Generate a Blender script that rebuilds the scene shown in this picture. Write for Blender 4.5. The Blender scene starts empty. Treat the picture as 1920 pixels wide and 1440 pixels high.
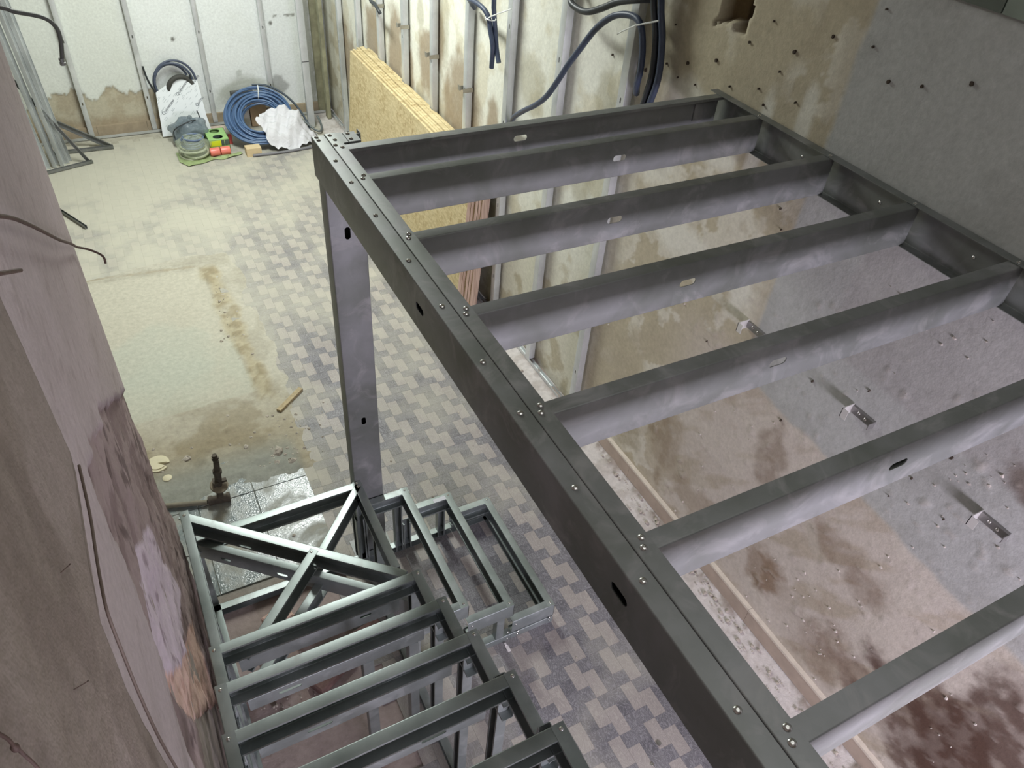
import bpy, math, random
import numpy as np
from mathutils import Matrix, Vector
random.seed(7)
rng = np.random.default_rng(11)
sc = bpy.context.scene
COL = sc.collection

# ------------------------------------------------------------------ camera
CAMZ = 3.68
FPX = 1415.74
R = ((0.886327, -0.457674, 0.070414),
     (-0.255322, -0.609880, -0.750238),
     (0.386308, 0.646978, -0.657408))
cd = bpy.data.cameras.new('camera'); cam = bpy.data.objects.new('camera', cd); COL.objects.link(cam)
M = Matrix(((R[0][0], -R[1][0], -R[2][0], 0), (R[0][1], -R[1][1], -R[2][1], 0), (R[0][2], -R[1][2], -R[2][2], CAMZ), (0, 0, 0, 1)))
cam.matrix_world = M
cd.sensor_width = 36; cd.lens = FPX / 1920 * 36; cd.clip_start = 0.02
sc.camera = cam
sc.cycles.max_bounces = 5; sc.cycles.diffuse_bounces = 3; sc.cycles.glossy_bounces = 2; sc.cycles.transmission_bounces = 2; sc.cycles.transparent_max_bounces = 4
# ------------------------------------------------------------------ world and lights
w = bpy.data.worlds.new('world'); sc.world = w; w.use_nodes = True
bg = w.node_tree.nodes['Background']; bg.inputs[0].default_value = (0.80, 0.80, 0.86, 1); bg.inputs[1].default_value = 0.25

def area(name, loc, target, sx, sy, power, color, spread=180):
    l = bpy.data.lights.new(name, 'AREA'); l.shape = 'RECTANGLE'; l.size = sx; l.size_y = sy
    l.energy = power; l.color = color; l.spread = math.radians(spread)
    o = bpy.data.objects.new(name, l); COL.objects.link(o); o.location = loc
    o.rotation_euler = (Vector(target) - Vector(loc)).to_track_quat('-Z', 'Y').to_euler()
    return o
area('daylight_window', (1.15, -2.28, 1.70), (1.15, 3.0, 1.2), 2.1, 0.6, 112, (0.90, 0.84, 1.0))
area('tube_light', (1.0, 6.1, 4.10), (1.0, 6.1, 0), 0.45, 2.4, 142, (0.95, 1.0, 0.95))
area('near_fill_light', (1.1, 0.2, 4.24), (1.1, 0.2, 0), 1.6, 1.6, 6.5, (0.95, 0.98, 0.94))  # fill light added to lift the flange tops and the pier
sc.view_settings.view_transform = 'Standard'; sc.view_settings.look = 'None'
sc.view_settings.exposure = 0.55; sc.view_settings.gamma = 1.0; sc.view_settings.use_curve_mapping = False

# ------------------------------------------------------------------ helpers
def lin(c):
    return tuple(((v / 255) / 12.92 if v / 255 <= 0.04045 else ((v / 255 + 0.055) / 1.055) ** 2.4) for v in c)

def S(r, g, b): return lin((r, g, b))

class MB:
    """collects shapes in world coordinates for one mesh"""
    def __init__(s): s.v = []; s.f = []; s.mi = []; s.cur = 0
    def add(s, vs, fs):
        o = len(s.v); s.v += [tuple(p) for p in vs]; s.f += [tuple(i + o for i in f) for f in fs]; s.mi += [s.cur] * len(fs); return s
    def box(s, x0, x1, y0, y1, z0, z1):
        return s.add([(x0, y0, z0), (x1, y0, z0), (x1, y1, z0), (x0, y1, z0), (x0, y0, z1), (x1, y0, z1), (x1, y1, z1), (x0, y1, z1)],
                     [(0, 3, 2, 1), (4, 5, 6, 7), (0, 1, 5, 4), (1, 2, 6, 5), (2, 3, 7, 6), (3, 0, 4, 7)])
    def bbox(s, x0, x1, y0, y1, z0, z1, c=0.002):
        """box with chamfered top edges"""
        z2 = z1 - c
        return s.add([(x0, y0, z0), (x1, y0, z0), (x1, y1, z0), (x0, y1, z0), (x0, y0, z2), (x1, y0, z2), (x1, y1, z2), (x0, y1, z2),
                      (x0 + c, y0 + c, z1), (x1 - c, y0 + c, z1), (x1 - c, y1 - c, z1), (x0 + c, y1 - c, z1)],
                     [(0, 3, 2, 1), (0, 1, 5, 4), (1, 2, 6, 5), (2, 3, 7, 6), (3, 0, 4, 7), (4, 5, 9, 8), (5, 6, 10, 9), (6, 7, 11, 10), (7, 4, 8, 11), (8, 9, 10, 11)])
    def xf(s, m):
        s.v = [tuple(m @ Vector(p)) for p in s.v]; return s
    def merge(s, o): return s.add(o.v, o.f)
    def tube(s, path, r, n=8, closed=False, cap=True):
        pts = [Vector(p) for p in path]; N = len(pts); rings = []
        rr = r if isinstance(r, (list, tuple)) else [r] * N
        up = None
        for i in range(N):
            a = pts[(i - 1) % N] if (closed or i > 0) else pts[i]
            b = pts[(i + 1) % N] if (closed or i < N - 1) else pts[i]
            t = (b - a).normalized()
            if up is None:
                up = Vector((0, 0, 1)) if abs(t.z) < 0.9 else Vector((1, 0, 0))
            u = (up - t * up.dot(t)); u = u.normalized() if u.length > 1e-6 else t.orthogonal().normalized(); up = u
            v = t.cross(u)
            rings.append([pts[i] + (u * math.cos(2 * math.pi * k / n) + v * math.sin(2 * math.pi * k / n)) * rr[i] for k in range(n)])
        vs = [p for q in rings for p in q]; fs = []
        for i in range(N if closed else N - 1):
            j = (i + 1) % N
            for k in range(n): fs.append((i * n + k, i * n + (k + 1) % n, j * n + (k + 1) % n, j * n + k))
        if cap and not closed:
            fs.append(tuple(range(n))[::-1]); fs.append(tuple((N - 1) * n + k for k in range(n)))
        return s.add(vs, fs)
    def lathe(s, prof, c, n=16, ax=None):
        """prof = (radius, height) pairs about a local z axis placed at c"""
        vs = []; fs = []
        for r, h in prof:
            for k in range(n): vs.append(Vector((r * math.cos(2 * math.pi * k / n), r * math.sin(2 * math.pi * k / n), h)))
        for i in range(len(prof) - 1):
            for k in range(n): fs.append((i * n + k, i * n + (k + 1) % n, (i + 1) * n + (k + 1) % n, (i + 1) * n + k))
        fs.append(tuple(range(n))[::-1]); fs.append(tuple((len(prof) - 1) * n + k for k in range(n)))
        q = Vector((0, 0, 1)).rotation_difference(Vector(ax).normalized()) if ax else None
        vs = [(q @ p if q else p) + Vector(c) for p in vs]
        return s.add(vs, fs)
    def prism(s, poly, z0, z1):
        n = len(poly)
        return s.add([(x, y, z0) for x, y in poly] + [(x, y, z1) for x, y in poly],
                     [tuple(range(n))[::-1], tuple(range(n, 2 * n))] + [(i, (i + 1) % n, n + (i + 1) % n, n + i) for i in range(n)])

def wloc(o):
    p = Vector((0, 0, 0))
    while o is not None: p += o.location; o = o.parent
    return p

def mesh_of(name, mb, off=Vector((0, 0, 0)), mats=(), smooth=None):
    me = bpy.data.meshes.new(name)
    me.from_pydata([(p[0] - off.x, p[1] - off.y, p[2] - off.z) for p in mb.v], [], mb.f)
    for m in mats: me.materials.append(m)
    if len(mats) > 1: me.polygons.foreach_set('material_index', mb.mi)
    if smooth is not None:
        me.polygons.foreach_set('use_smooth', [True] * len(me.polygons)); me.set_sharp_from_angle(angle=math.radians(smooth))
    me.validate(); me.update()
    return me

def part(name, mb, mat, parent, smooth=None, label=None, kind=None):
    mats = mat if isinstance(mat, (list, tuple)) else (mat,)
    o = bpy.data.objects.new(name, mesh_of(name, mb, wloc(parent), mats, smooth)); COL.objects.link(o); o.parent = parent
    if label: o['label'] = label
    if kind: o['kind'] = kind
    return o

def thing(name, label, cat, loc, group=None):
    o = bpy.data.objects.new(name, None); COL.objects.link(o); o.location = loc; o.empty_display_size = 0.1
    o['label'] = label; o['category'] = cat
    if group: o['group'] = group
    return o

def single(name, mb, mat, label, cat, loc=None, group=None, smooth=None):
    if loc is None:
        a = np.array(mb.v); loc = ((a[:, 0].min() + a[:, 0].max()) / 2, (a[:, 1].min() + a[:, 1].max()) / 2, a[:, 2].min())
    mats = mat if isinstance(mat, (list, tuple)) else (mat,)
    o = bpy.data.objects.new(name, mesh_of(name, mb, Vector(loc), mats, smooth)); COL.objects.link(o); o.location = loc
    o['label'] = label; o['category'] = cat
    if group: o['group'] = group
    return o

def struct(name, mb, mat, smooth=None):
    mats = mat if isinstance(mat, (list, tuple)) else (mat,)
    o = bpy.data.objects.new(name, mesh_of(name, mb, Vector((0, 0, 0)), mats, smooth)); COL.objects.link(o); o['kind'] = 'structure'
    return o

def copy_tree(o, parent=None, **props):
    c = o.copy(); COL.objects.link(c); c.parent = parent
    for k, v in props.items(): c[k] = v
    for ch in list(o.children): copy_tree(ch, c)
    return c

def smooth_path(pts, n=6):
    """Catmull-Rom through the points"""
    p = [Vector(q) for q in pts]; out = []
    for i in range(len(p) - 1):
        a = p[max(i - 1, 0)]; b = p[i]; c = p[i + 1]; d = p[min(i + 2, len(p) - 1)]
        for k in range(n):
            t = k / n
            out.append(0.5 * ((2 * b) + (c - a) * t + (2 * a - 5 * b + 4 * c - d) * t * t + (3 * b - a - 3 * c + d) * t ** 3))
    out.append(p[-1]); return out

# ------------------------------------------------------------------ materials
def new_mat(name):
    m = bpy.data.materials.new(name); m.use_nodes = True
    nt = m.node_tree; b = nt.nodes['Principled BSDF']
    return m, nt, b

def N(nt, typ, **kw):
    n = nt.nodes.new(typ)
    for k, v in kw.items():
        if isinstance(k, str) and k.startswith('i_'): n.inputs[k[2:].replace('_', ' ')].default_value = v
        else: setattr(n, k, v)
    return n

def pos_node(nt, scale=(1, 1, 1), rot=(0, 0, 0)):
    g = nt.nodes.new('ShaderNodeNewGeometry'); mp = nt.nodes.new('ShaderNodeMapping')
    mp.inputs['Scale'].default_value = scale; mp.inputs['Rotation'].default_value = rot
    nt.links.new(g.outputs['Position'], mp.inputs['Vector']); return mp.outputs['Vector']

def noise(nt, vec, scale, detail=4, rough=0.55, dist=0.0):
    n = nt.nodes.new('ShaderNodeTexNoise'); n.inputs['Scale'].default_value = scale; n.inputs['Detail'].default_value = detail
    n.inputs['Roughness'].default_value = rough; n.inputs['Distortion'].default_value = dist
    nt.links.new(vec, n.inputs['Vector']); return n.outputs['Fac']

def ramp(nt, fac, stops):
    r = nt.nodes.new('ShaderNodeValToRGB'); nt.links.new(fac, r.inputs['Fac'])
    e = r.color_ramp.elements
    while len(e) < len(stops): e.new(0.5)
    for k, (p, c) in enumerate(stops):
        e[k].position = p; e[k].color = (c, c, c, 1) if not isinstance(c, tuple) else (*c, 1)
    return r.outputs['Color']

def mix(nt, fac, a, b, mode='MIX'):
    m = nt.nodes.new('ShaderNodeMix'); m.data_type = 'RGBA'; m.blend_type = mode
    for sck, v in ((m.inputs[0], fac), (m.inputs[6], a), (m.inputs[7], b)):
        if isinstance(v, (int, float)): sck.default_value = v
        elif isinstance(v, tuple): sck.default_value = (*v, 1) if len(v) == 3 else v
        else: nt.links.new(v, sck)
    return m.outputs[2]

def bump(nt, b, h, strength=0.3, dist=0.01):
    n = nt.nodes.new('ShaderNodeBump'); n.inputs['Strength'].default_value = strength; n.inputs['Distance'].default_value = dist
    nt.links.new(h, n.inputs['Height']); nt.links.new(n.outputs['Normal'], b.inputs['Normal'])

def plain(name, col, rough=0.6, metal=0.0, var=0.0, vscale=20, spec=0.5, bmp=0.0):
    m, nt, b = new_mat(name)
    b.inputs['Roughness'].default_value = rough; b.inputs['Metallic'].default_value = metal; b.inputs['Specular IOR Level'].default_value = spec
    if var or bmp:
        f = noise(nt, pos_node(nt), vscale)
        if var:
            c = mix(nt, ramp(nt, f, [(0.3, 0.0), (0.7, 1.0)]), tuple(max(0, v * (1 - var)) for v in col), tuple(min(1, v * (1 + var)) for v in col))
            nt.links.new(c, b.inputs['Base Color'])
        else: b.inputs['Base Color'].default_value = (*col, 1)
        if bmp: bump(nt, b, f, bmp)
    else: b.inputs['Base Color'].default_value = (*col, 1)
    return m

def steel(name, c1, c2, dust=0.25, rough=0.42, metal=0.75):
    m, nt, b = new_mat(name)
    p = pos_node(nt)
    sp = nt.nodes.new('ShaderNodeTexVoronoi'); sp.inputs['Scale'].default_value = 60; nt.links.new(p, sp.inputs['Vector'])
    big = noise(nt, p, 3.2, 3, 0.6, 0.6)
    c = mix(nt, ramp(nt, big, [(0.35, 0.0), (0.65, 1.0)]), c1, c2)
    spk = ramp(nt, sp.outputs['Color'], [(0.0, 0.93), (1.0, 1.05)])
    c = mix(nt, 0.5, c, spk, 'MULTIPLY')
    d = noise(nt, p, 6.5, 4, 0.65, 1.2)
    df = ramp(nt, d, [(0.52, 0.0), (0.72, dust)])
    c = mix(nt, df, c, S(176, 172, 172))
    nt.links.new(c, b.inputs['Base Color'])
    mr = nt.nodes.new('ShaderNodeMapRange'); nt.links.new(df, mr.inputs[0]); mr.inputs[1].default_value = 0; mr.inputs[2].default_value = max(dust, 0.01)
    mr.inputs[3].default_value = metal; mr.inputs[4].default_value = metal * 0.4; nt.links.new(mr.outputs[0], b.inputs['Metallic'])
    rr = nt.nodes.new('ShaderNodeMapRange'); nt.links.new(big, rr.inputs[0]); rr.inputs[3].default_value = rough - 0.06; rr.inputs[4].default_value = rough + 0.1
    nt.links.new(rr.outputs[0], b.inputs['Roughness'])
    return m

STEEL = steel('galvanised_steel', S(114, 118, 113), S(138, 140, 140), 0.30, 0.52, 0.55)
STEEL_STAIR = steel('galvanised_steel_stair', S(134, 143, 140), S(158, 166, 165), 0.2, 0.38, 0.6)
STEEL_STUD = steel('galvanised_steel_stud', S(194, 198, 198), S(214, 218, 218), 0.25, 0.36, 0.5)
SCREW = plain('zinc_screw', S(205, 205, 200), 0.25, 1.0)

def vcol_mat(name, rough=0.9, fine=0.08, fscale=45, bscale=18, bstr=0.16, spec=0.25):
    m, nt, b = new_mat(name)
    a = nt.nodes.new('ShaderNodeAttribute'); a.attribute_name = 'Col'
    p = pos_node(nt)
    f = noise(nt, p, fscale, 3, 0.65)
    k = ramp(nt, f, [(0.25, 1 - fine * 1.6), (0.75, 1 + fine)])
    c = mix(nt, 1.0, a.outputs['Color'], k, 'MULTIPLY')
    nt.links.new(c, b.inputs['Base Color'])
    b.inputs['Roughness'].default_value = rough; b.inputs['Specular IOR Level'].default_value = spec
    h = noise(nt, p, bscale, 4, 0.7)
    bump(nt, b, h, bstr, 0.02)
    return m
PLASTER = vcol_mat('old_plaster')
PLASTER_LEFT = vcol_mat('rough_plaster', bscale=24, bstr=0.25, fine=0.08)
SCREED = vcol_mat('dusty_screed', fscale=30, fine=0.10, bscale=26, bstr=0.25)

# ------------------------------------------------------------------ noise and painted wall grids (real plaster colour and relief)
def vnoise(u, v, s, seed):
    r = np.random.default_rng(seed); G = r.random((257, 257))
    x = u * s + 500.3; y = v * s + 300.7
    xi = np.floor(x).astype(int); yi = np.floor(y).astype(int); fx = x - xi; fy = y - yi
    fx = fx * fx * (3 - 2 * fx); fy = fy * fy * (3 - 2 * fy)
    g = lambda a, b: G[a % 257, b % 257]
    return (g(xi, yi) * (1 - fx) + g(xi + 1, yi) * fx) * (1 - fy) + (g(xi, yi + 1) * (1 - fx) + g(xi + 1, yi + 1) * fx) * fy

def fbm(u, v, s, seed, o=5, k=0.55):
    t = 0; a = 1; n = 0
    for i in range(o):
        t = t + a * vnoise(u, v, s * 2 ** i, seed + i * 17); n += a; a *= k
    return t / n

def sstep(x, a, b):
    t = np.clip((x - a) / (b - a), 0, 1); return t * t * (3 - 2 * t)

def inpoly(u, v, poly):
    r = np.zeros(u.shape, bool); n = len(poly)
    for i in range(n):
        x0, y0 = poly[i]; x1, y1 = poly[(i + 1) % n]
        c = (y0 > v) != (y1 > v)
        with np.errstate(divide='ignore', invalid='ignore'):
            xx = (x1 - x0) * (v - y0) / (y1 - y0 if y1 != y0 else 1e-9) + x0
        r ^= c & (u < xx)
    return r

def blob(u, v, cu, cv, ru, rv, seed, rough=0.55, ang=0.0, s=5):
    du = u - cu; dv = v - cv; ca, sa = math.cos(ang), math.sin(ang)
    a = (du * ca + dv * sa) / ru; b = (-du * sa + dv * ca) / rv
    d = np.sqrt(a * a + b * b) + (fbm(u, v, s, seed) - 0.5) * 2 * rough
    return 1 - sstep(d, 0.55, 1.05)

def lay(c, m, col, st=1.0):
    m = (m * st)[..., None]; return c * (1 - m) + np.array(col)[None, None, :] * m

def grid_mesh(name, U, V, X, Y, Z, C, mat, flip=False):
    nu, nv = U.shape
    me = bpy.data.meshes.new(name)
    idx = np.arange(nu * nv).reshape(nu, nv)
    q = np.stack([idx[:-1, :-1], idx[1:, :-1], idx[1:, 1:], idx[:-1, 1:]], -1).reshape(-1, 4)
    if flip: q = q[:, ::-1]
    me.vertices.add(nu * nv); me.vertices.foreach_set('co', np.stack([X, Y, Z], -1).astype(np.float32).ravel())
    me.loops.add(q.size); me.loops.foreach_set('vertex_index', q.astype(np.int32).ravel())
    me.polygons.add(len(q)); me.polygons.foreach_set('loop_start', np.arange(0, q.size, 4, dtype=np.int32))
    me.polygons.foreach_set('loop_total', np.full(len(q), 4, np.int32)); me.polygons.foreach_set('use_smooth', np.ones(len(q), bool))
    me.update(calc_edges=True)
    at = me.color_attributes.new('Col', 'FLOAT_COLOR', 'POINT')
    cc = np.ones((nu * nv, 4), np.float32); cc[:, :3] = np.clip(C.reshape(-1, 3), 0, 1); at.data.foreach_set('color', cc.ravel())
    me.materials.append(mat)
    o = bpy.data.objects.new(name, me); COL.objects.link(o); o['kind'] = 'structure'
    return o

# ================================================================== the room
WX = 2.46          # right wall plane
BY = 8.98          # back wall plane
CEIL = 4.35

# ---- right wall
def build_wall_right():
    st = 0.014
    u = np.arange(-2.3, BY + 0.02, st); v = np.arange(0, CEIL + 0.01, st)
    U, V = np.meshgrid(u, v, indexing='ij')
    n1 = fbm(U, V, 1.6, 1); n2 = fbm(U, V, 5, 9); n3 = fbm(U, V, 14, 21); n4 = fbm(U, V, 0.7, 33)
    beige = np.array(S(186, 177, 154)); pale = np.array(S(206, 203, 184)); white = np.array(S(214, 216, 204)); grey = np.array(S(176, 177, 174)); brown = np.array(S(150, 132, 108))
    C = np.ones(U.shape + (3,)) * beige
    # far part: cream limewash with stains
    far = sstep(U + (n1 - .5) * .5, 3.0, 3.3)
    C = lay(C, far, S(224, 224, 212))
    C = lay(C, far * sstep(n2, .52, .68), S(204, 198, 176), .7)
    low = far * sstep(1.5 + (n1 - .5) * 1.2 - V, 0, .7)
    C = lay(C, low, S(204, 198, 178), .55)
    C = lay(C, low * sstep(n2, .5, .62), S(170, 160, 134), .6)
    for a in [(5.3, 1.35, .36, .5), (5.75, 1.75, .2, .3), (5.95, 1.5, .25, .35), (6.7, 1.35, .2, .5), (7.3, 1.3, .3, .4), (8.2, .9, .3, .5), (4.9, 1.0, .2, .3), (4.75, 1.35, .12, .4), (6.35, 1.1, .1, .5)]:
        C = lay(C, blob(U, V, *a, seed=int(a[0] * 10)), S(150, 132, 108), .8)
    for a in [(5.6, 1.9, .1, .3), (6.1, 1.9, .08, .2), (3.55, 1.7, .2, .3), (4.2, 1.95, .18, .22), (3.4, 2.2, .12, .2)]:
        C = lay(C, blob(U, V, *a, seed=int(a[0] * 13)), S(150, 142, 112), .45)
    # beige zone with pale patches
    mid = (1 - far)
    C = lay(C, mid * sstep(n2, .52, .535) * sstep(n1, .42, .55), S(214, 210, 196), .8)
    C = lay(C, mid * sstep(n3, .55, .62), S(174, 164, 142), .4)
    for a in [(2.75, 2.35, .22, .16), (2.45, 2.25, .16, .10), (2.25, 2.42, .06, .25), (2.05, 2.55, .05, .2), (2.6, 1.75, .3, .12), (2.1, 1.75, .1, .2), (2.9, 2.05, .2, .2)]:
        C = lay(C, blob(U, V, *a, seed=int(a[0] * 31), rough=.35, s=9) * mid, S(222, 220, 208), .85)
    # grey painted zone towards the camera
    e = 1.92 + (fbm(U * 0 + 1.3, V, 3, 5) - .5) * .05
    zb = 1.36 - (1.9 - U) * .10 + (fbm(U, V * 0, 4, 6) - .5) * .1
    paint = (1 - sstep(U, e - .012, e + .012)) * sstep(V, zb - .02, zb + .02)
    C = lay(C, (1 - sstep(U, 1.93, 2.03)) * (1 - paint) * sstep(V, 1.3, 1.5), S(168, 158, 138), .5)
    C = lay(C, paint, S(178, 179, 176))
    C = lay(C, paint * sstep(n2, .52, .66), S(166, 166, 162), .5)
    # lighter repaired band and rough rendering low on the painted part
    C = lay(C, paint * sstep(V, 1.78, 1.80) * (1 - sstep(V, 2.3, 2.45)) * (1 - sstep(U, 1.55, 1.6)), S(166, 162, 160), .55)
    # brown raw plaster under the paint
    raw = (1 - paint) * (1 - sstep(U, 2.0, 2.6)) * (1 - sstep(V, 1.3, 1.55))
    C = lay(C, raw, S(198, 189, 180), .88)
    sw = fbm(U * 1.0 + V * 1.1, (V - U) * .25, 7, 77)
    C = lay(C, raw * sstep(sw, .5, .66), S(174, 160, 144), .55)
    C = lay(C, (1 - sstep(U, 2.9, 3.3)) * (1 - sstep(V, 1.0, 1.4)) * sstep(sw, .5, .66), S(176, 166, 146), .5)
    C = lay(C, raw * sstep(n2, .55, .62), S(200, 192, 180), .5)
    # damp, dark patches near the floor
    for a, c, k in [((1.36, .42, .16, .2), S(128, 102, 76), .8), ((.95, .38, .22, .2), S(136, 116, 100), .6), ((.75, .40, .25, .16), S(120, 98, 84), .6), ((.36, .50, .36, .40), S(92, 70, 60), .85),
                    ((.1, .6, .5, .6), S(84, 62, 52), .9), ((.62, 1.85, .14, .16), S(110, 96, 86), .8), ((1.9, .35, .25, .14), S(146, 128, 106), .5), ((2.3, .5, .15, .3), S(140, 122, 98), .6),
                    ((2.6, .3, .2, .2), S(140, 126, 98), .5), ((1.6, 1.05, .1, .18), S(128, 110, 92), .6), ((1.1, .95, .2, .1), S(132, 112, 94), .55), ((.9, .9, .16, .12), S(128, 108, 90), .6)]:
        C = lay(C, blob(U, V, *a, seed=int(a[0] * 57 + a[1] * 11), rough=.8, s=7) * (.68 + .32 * sstep(n3 + n2 * .5, .62, .82)), c, k)
    fl = blob(U, V, 1.12, .42, .2, .16, 91, .8, s=12)
    C = lay(C, fl * sstep(n3, .5, .56), S(186, 176, 164), .7)
    C = lay(C, blob(U, V, 1.28, .95, .05, .25, 93, .3, ang=-.7), S(186, 178, 164), .7)
    # nail holes and plugs
    holes = [(2.94, 2.68), (1.863, 3.035), (1.46, 2.925), (1.861, 2.913), (2.044, 2.894), (2.245, 2.698), (2.35, 2.86), (2.2, 2.79), (2.5, 2.55), (2.33, 2.6), (2.28, 2.55), (2.12, 2.62), (2.62, 2.62), (2.72, 2.48),
             (1.75, 2.83), (1.62, 2.86), (2.05, 2.42), (3.1, 2.42), (3.25, 2.4), (3.4, 2.4), (2.95, 2.5), (2.85, 2.47), (2.8, 2.55), (1.35, 1.12), (1.18, 1.3), (.98, 1.55), (1.02, 1.4), (.9, 1.75), (.8, 1.5), (1.55, 1.6), (2.2, 1.35), (2.0, 1.9), (1.9, 2.1), (1.84, 2.2), (2.45, 2.75)]
    D = np.zeros(U.shape)
    for i, (a, b) in enumerate(holes):
        r = .008 + .005 * ((i * 7) % 5) / 5
        d = np.hypot(U - a, (V - b) * .8); m = 1 - sstep(d, r * .6, r * 1.4)
        pass
    # the broken hole high on the wall
    hp = [(2.70, 2.74), (2.665, 2.80), (2.66, 2.95), (2.60, 3.0), (2.50, 2.96), (2.485, 2.86), (2.50, 2.775), (2.54, 2.755), (2.58, 2.80), (2.63, 2.79)]
    wU = U + (n3 - .5) * .03; wV = V + (fbm(U, V, 16, 71) - .5) * .03
    hm = inpoly(wU, wV, hp).astype(float)
    C = lay(C, hm, S(106, 90, 64)); C = lay(C, blob(U, V, 2.54, 2.84, .05, .09, 5, .4, s=20) * hm, S(56, 44, 32), .9)
    D += hm * (.05 + .05 * n2)
    # relief: proud flakes and lumps
    lump = sstep(fbm(U, V, 22, 101, 3), .74, .80) * (1 - sstep(U, 2.3, 2.6)) * (1 - sstep(V, 1.9, 2.3))
    D -= lump * .005; C = lay(C, lump, S(184, 176, 166), .35)
    D -= (n2 - .5) * .005
    D = np.clip(D, -0.007, .12)
    return grid_mesh('wall_right', U, V, WX + D, U, V, C, PLASTER, flip=True)
wall_right = build_wall_right()

# ---- back wall
def build_wall_back():
    st = 0.015
    u = np.arange(-1.7, WX + 0.02, st); v = np.arange(0, CEIL + .01, st)
    U, V = np.meshgrid(u, v, indexing='ij')
    n1 = fbm(U, V, 1.6, 201); n2 = fbm(U, V, 6, 209); n3 = fbm(U, V, 16, 221)
    C = np.ones(U.shape + (3,)) * np.array(S(226, 230, 228))
    C = lay(C, sstep(n1, .5, .7), S(216, 220, 214), .5)
    C = lay(C, (1 - sstep(U, .3, .6)), S(208, 212, 200), .5)
    top = .40 + (fbm(U, V * 0, 3.2, 230, 6, .65) - .5) * .55 - sstep(U, .52, .62) * .6 + (1 - sstep(U, -.35, -.15)) * .04
    peel = 1 - sstep(V, top - .008, top + .008)
    C = lay(C, peel, S(186, 180, 160)); C = lay(C, peel * sstep(n2, .48, .6), S(166, 154, 132), .6)
    C = lay(C, peel * (1 - sstep(V, .14, .22)), S(156, 140, 116), .6)
    C = lay(C, blob(U, V, 1.45, .30, .35, .22, 7, .5), S(150, 152, 138), .5)
    C = lay(C, blob(U, V, 1.86, .35, .12, .12, 8, .7, s=10), S(120, 120, 116), .6)
    C = lay(C, blob(U, V, 2.25, .6, .07, .9, 18, .5, s=8), S(150, 152, 136), .7)
    C = lay(C, blob(U, V, 1.45, .52, .05, .04, 10, .8, s=20), S(180, 184, 178), .7)
    for a, b in [(.83, .93), (1.86, 1.02)]:
        m = 1 - sstep(np.hypot(U - a, V - b), .012, .028); C = lay(C, m, S(90, 88, 80), .9)
    m = ((np.abs(V - 1.085) < .016) & (U > 1.89) & (U < 2.13)).astype(float); C = lay(C, m * sstep(n3, .35, .5), S(120, 120, 112), .8)
    D = peel * .012 + (n2 - .5) * .008
    return grid_mesh('wall_back', U, V, U, BY + np.clip(D, -.004, .03), V, C, PLASTER, flip=False)
wall_back = build_wall_back()

# ---- left pier beside the stairs, plaster broken off low down
def build_wall_left():
    st = 0.011
    u = np.arange(-2.3, 2.53, st); v = np.arange(0, CEIL + .01, st)
    U, V = np.meshgrid(u, v, indexing='ij')
    n1 = fbm(U, V, 2, 301); n2 = fbm(U, V, 8, 309); n3 = fbm(U, V, 22, 321)
    C = np.ones(U.shape + (3,)) * np.array(S(190, 178, 177))
    C = lay(C, sstep(n1, .45, .65), S(172, 160, 156), .5)
    C = lay(C, sstep(n3, .62, .7), S(150, 136, 130), .3)
    bro = [(2.7, 1.55), (2.43, 1.74), (2.18, 1.92), (1.60, 2.37), (1.585, 2.33), (1.29, 2.55), (1.30, 2.50), (1.165, 2.59), (1.14, 2.55), (1.13, 2.46), (1.135, 2.37), (1.134, 2.28), (1.09, 2.2), (1.055, 2.08), (.99, 2.04), (.91, 1.95), (.90, 1.6), (.9, -1), (2.9, -1)]
    wU = U + (n3 - .5) * .03; wV = V + (fbm(U, V, 20, 340) - .5) * .03
    B = inpoly(wU, wV, bro).astype(float)
    C = lay(C, B, S(166, 149, 146)); C = lay(C, B * sstep(n2, .5, .56), S(134, 116, 114), .75); C = lay(C, B * sstep(fbm(U, V, 12, 360), .6, .66), S(84, 68, 66), .65)
    lil = inpoly(wU, wV, [(1.20, 2.16), (1.40, 2.06), (1.75, 1.75), (1.85, 1.25), (1.34, 1.50), (1.08, 2.0), (1.12, 2.09)])
    C = lay(C, lil.astype(float), S(220, 206, 216), .9); C = lay(C, lil * sstep(fbm(U, V, 18, 366), .6, .68), S(130, 110, 118), .6)
    pk = inpoly(wU, wV, [(1.07, 2.0), (1.36, 1.56), (1.9, 1.0), (1.75, .6), (1.17, 1.56), (1.1, 1.76)])
    C = lay(C, pk.astype(float), S(224, 192, 178)); C = lay(C, pk * sstep(n3, .55, .64), S(176, 138, 122), .6)
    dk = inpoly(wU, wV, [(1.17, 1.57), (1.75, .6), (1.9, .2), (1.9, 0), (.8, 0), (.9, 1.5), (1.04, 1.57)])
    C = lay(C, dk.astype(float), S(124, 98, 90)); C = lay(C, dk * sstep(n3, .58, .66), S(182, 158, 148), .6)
    D = np.zeros(U.shape)
    D -= B * (.006 + .03 * (n2 - .35))
    low = sstep(1.75 - V, 0, 1.0) * sstep(U, 1.3, 2.4); D += low * .012
    D -= pk * .004; D -= dk * .022
    # crumbly arris at the far end of the pier
    D -= sstep(U, 2.46, 2.53) * .03 * (.4 + n2)
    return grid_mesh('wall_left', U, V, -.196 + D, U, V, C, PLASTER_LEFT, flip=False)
wall_left = build_wall_left()
mb = MB().box(-.34, -.215, -2.3, 2.515, 0, CEIL)
part('core', mb, plain('masonry_core', S(168, 156, 148), .9, var=.2), wall_left)

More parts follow.
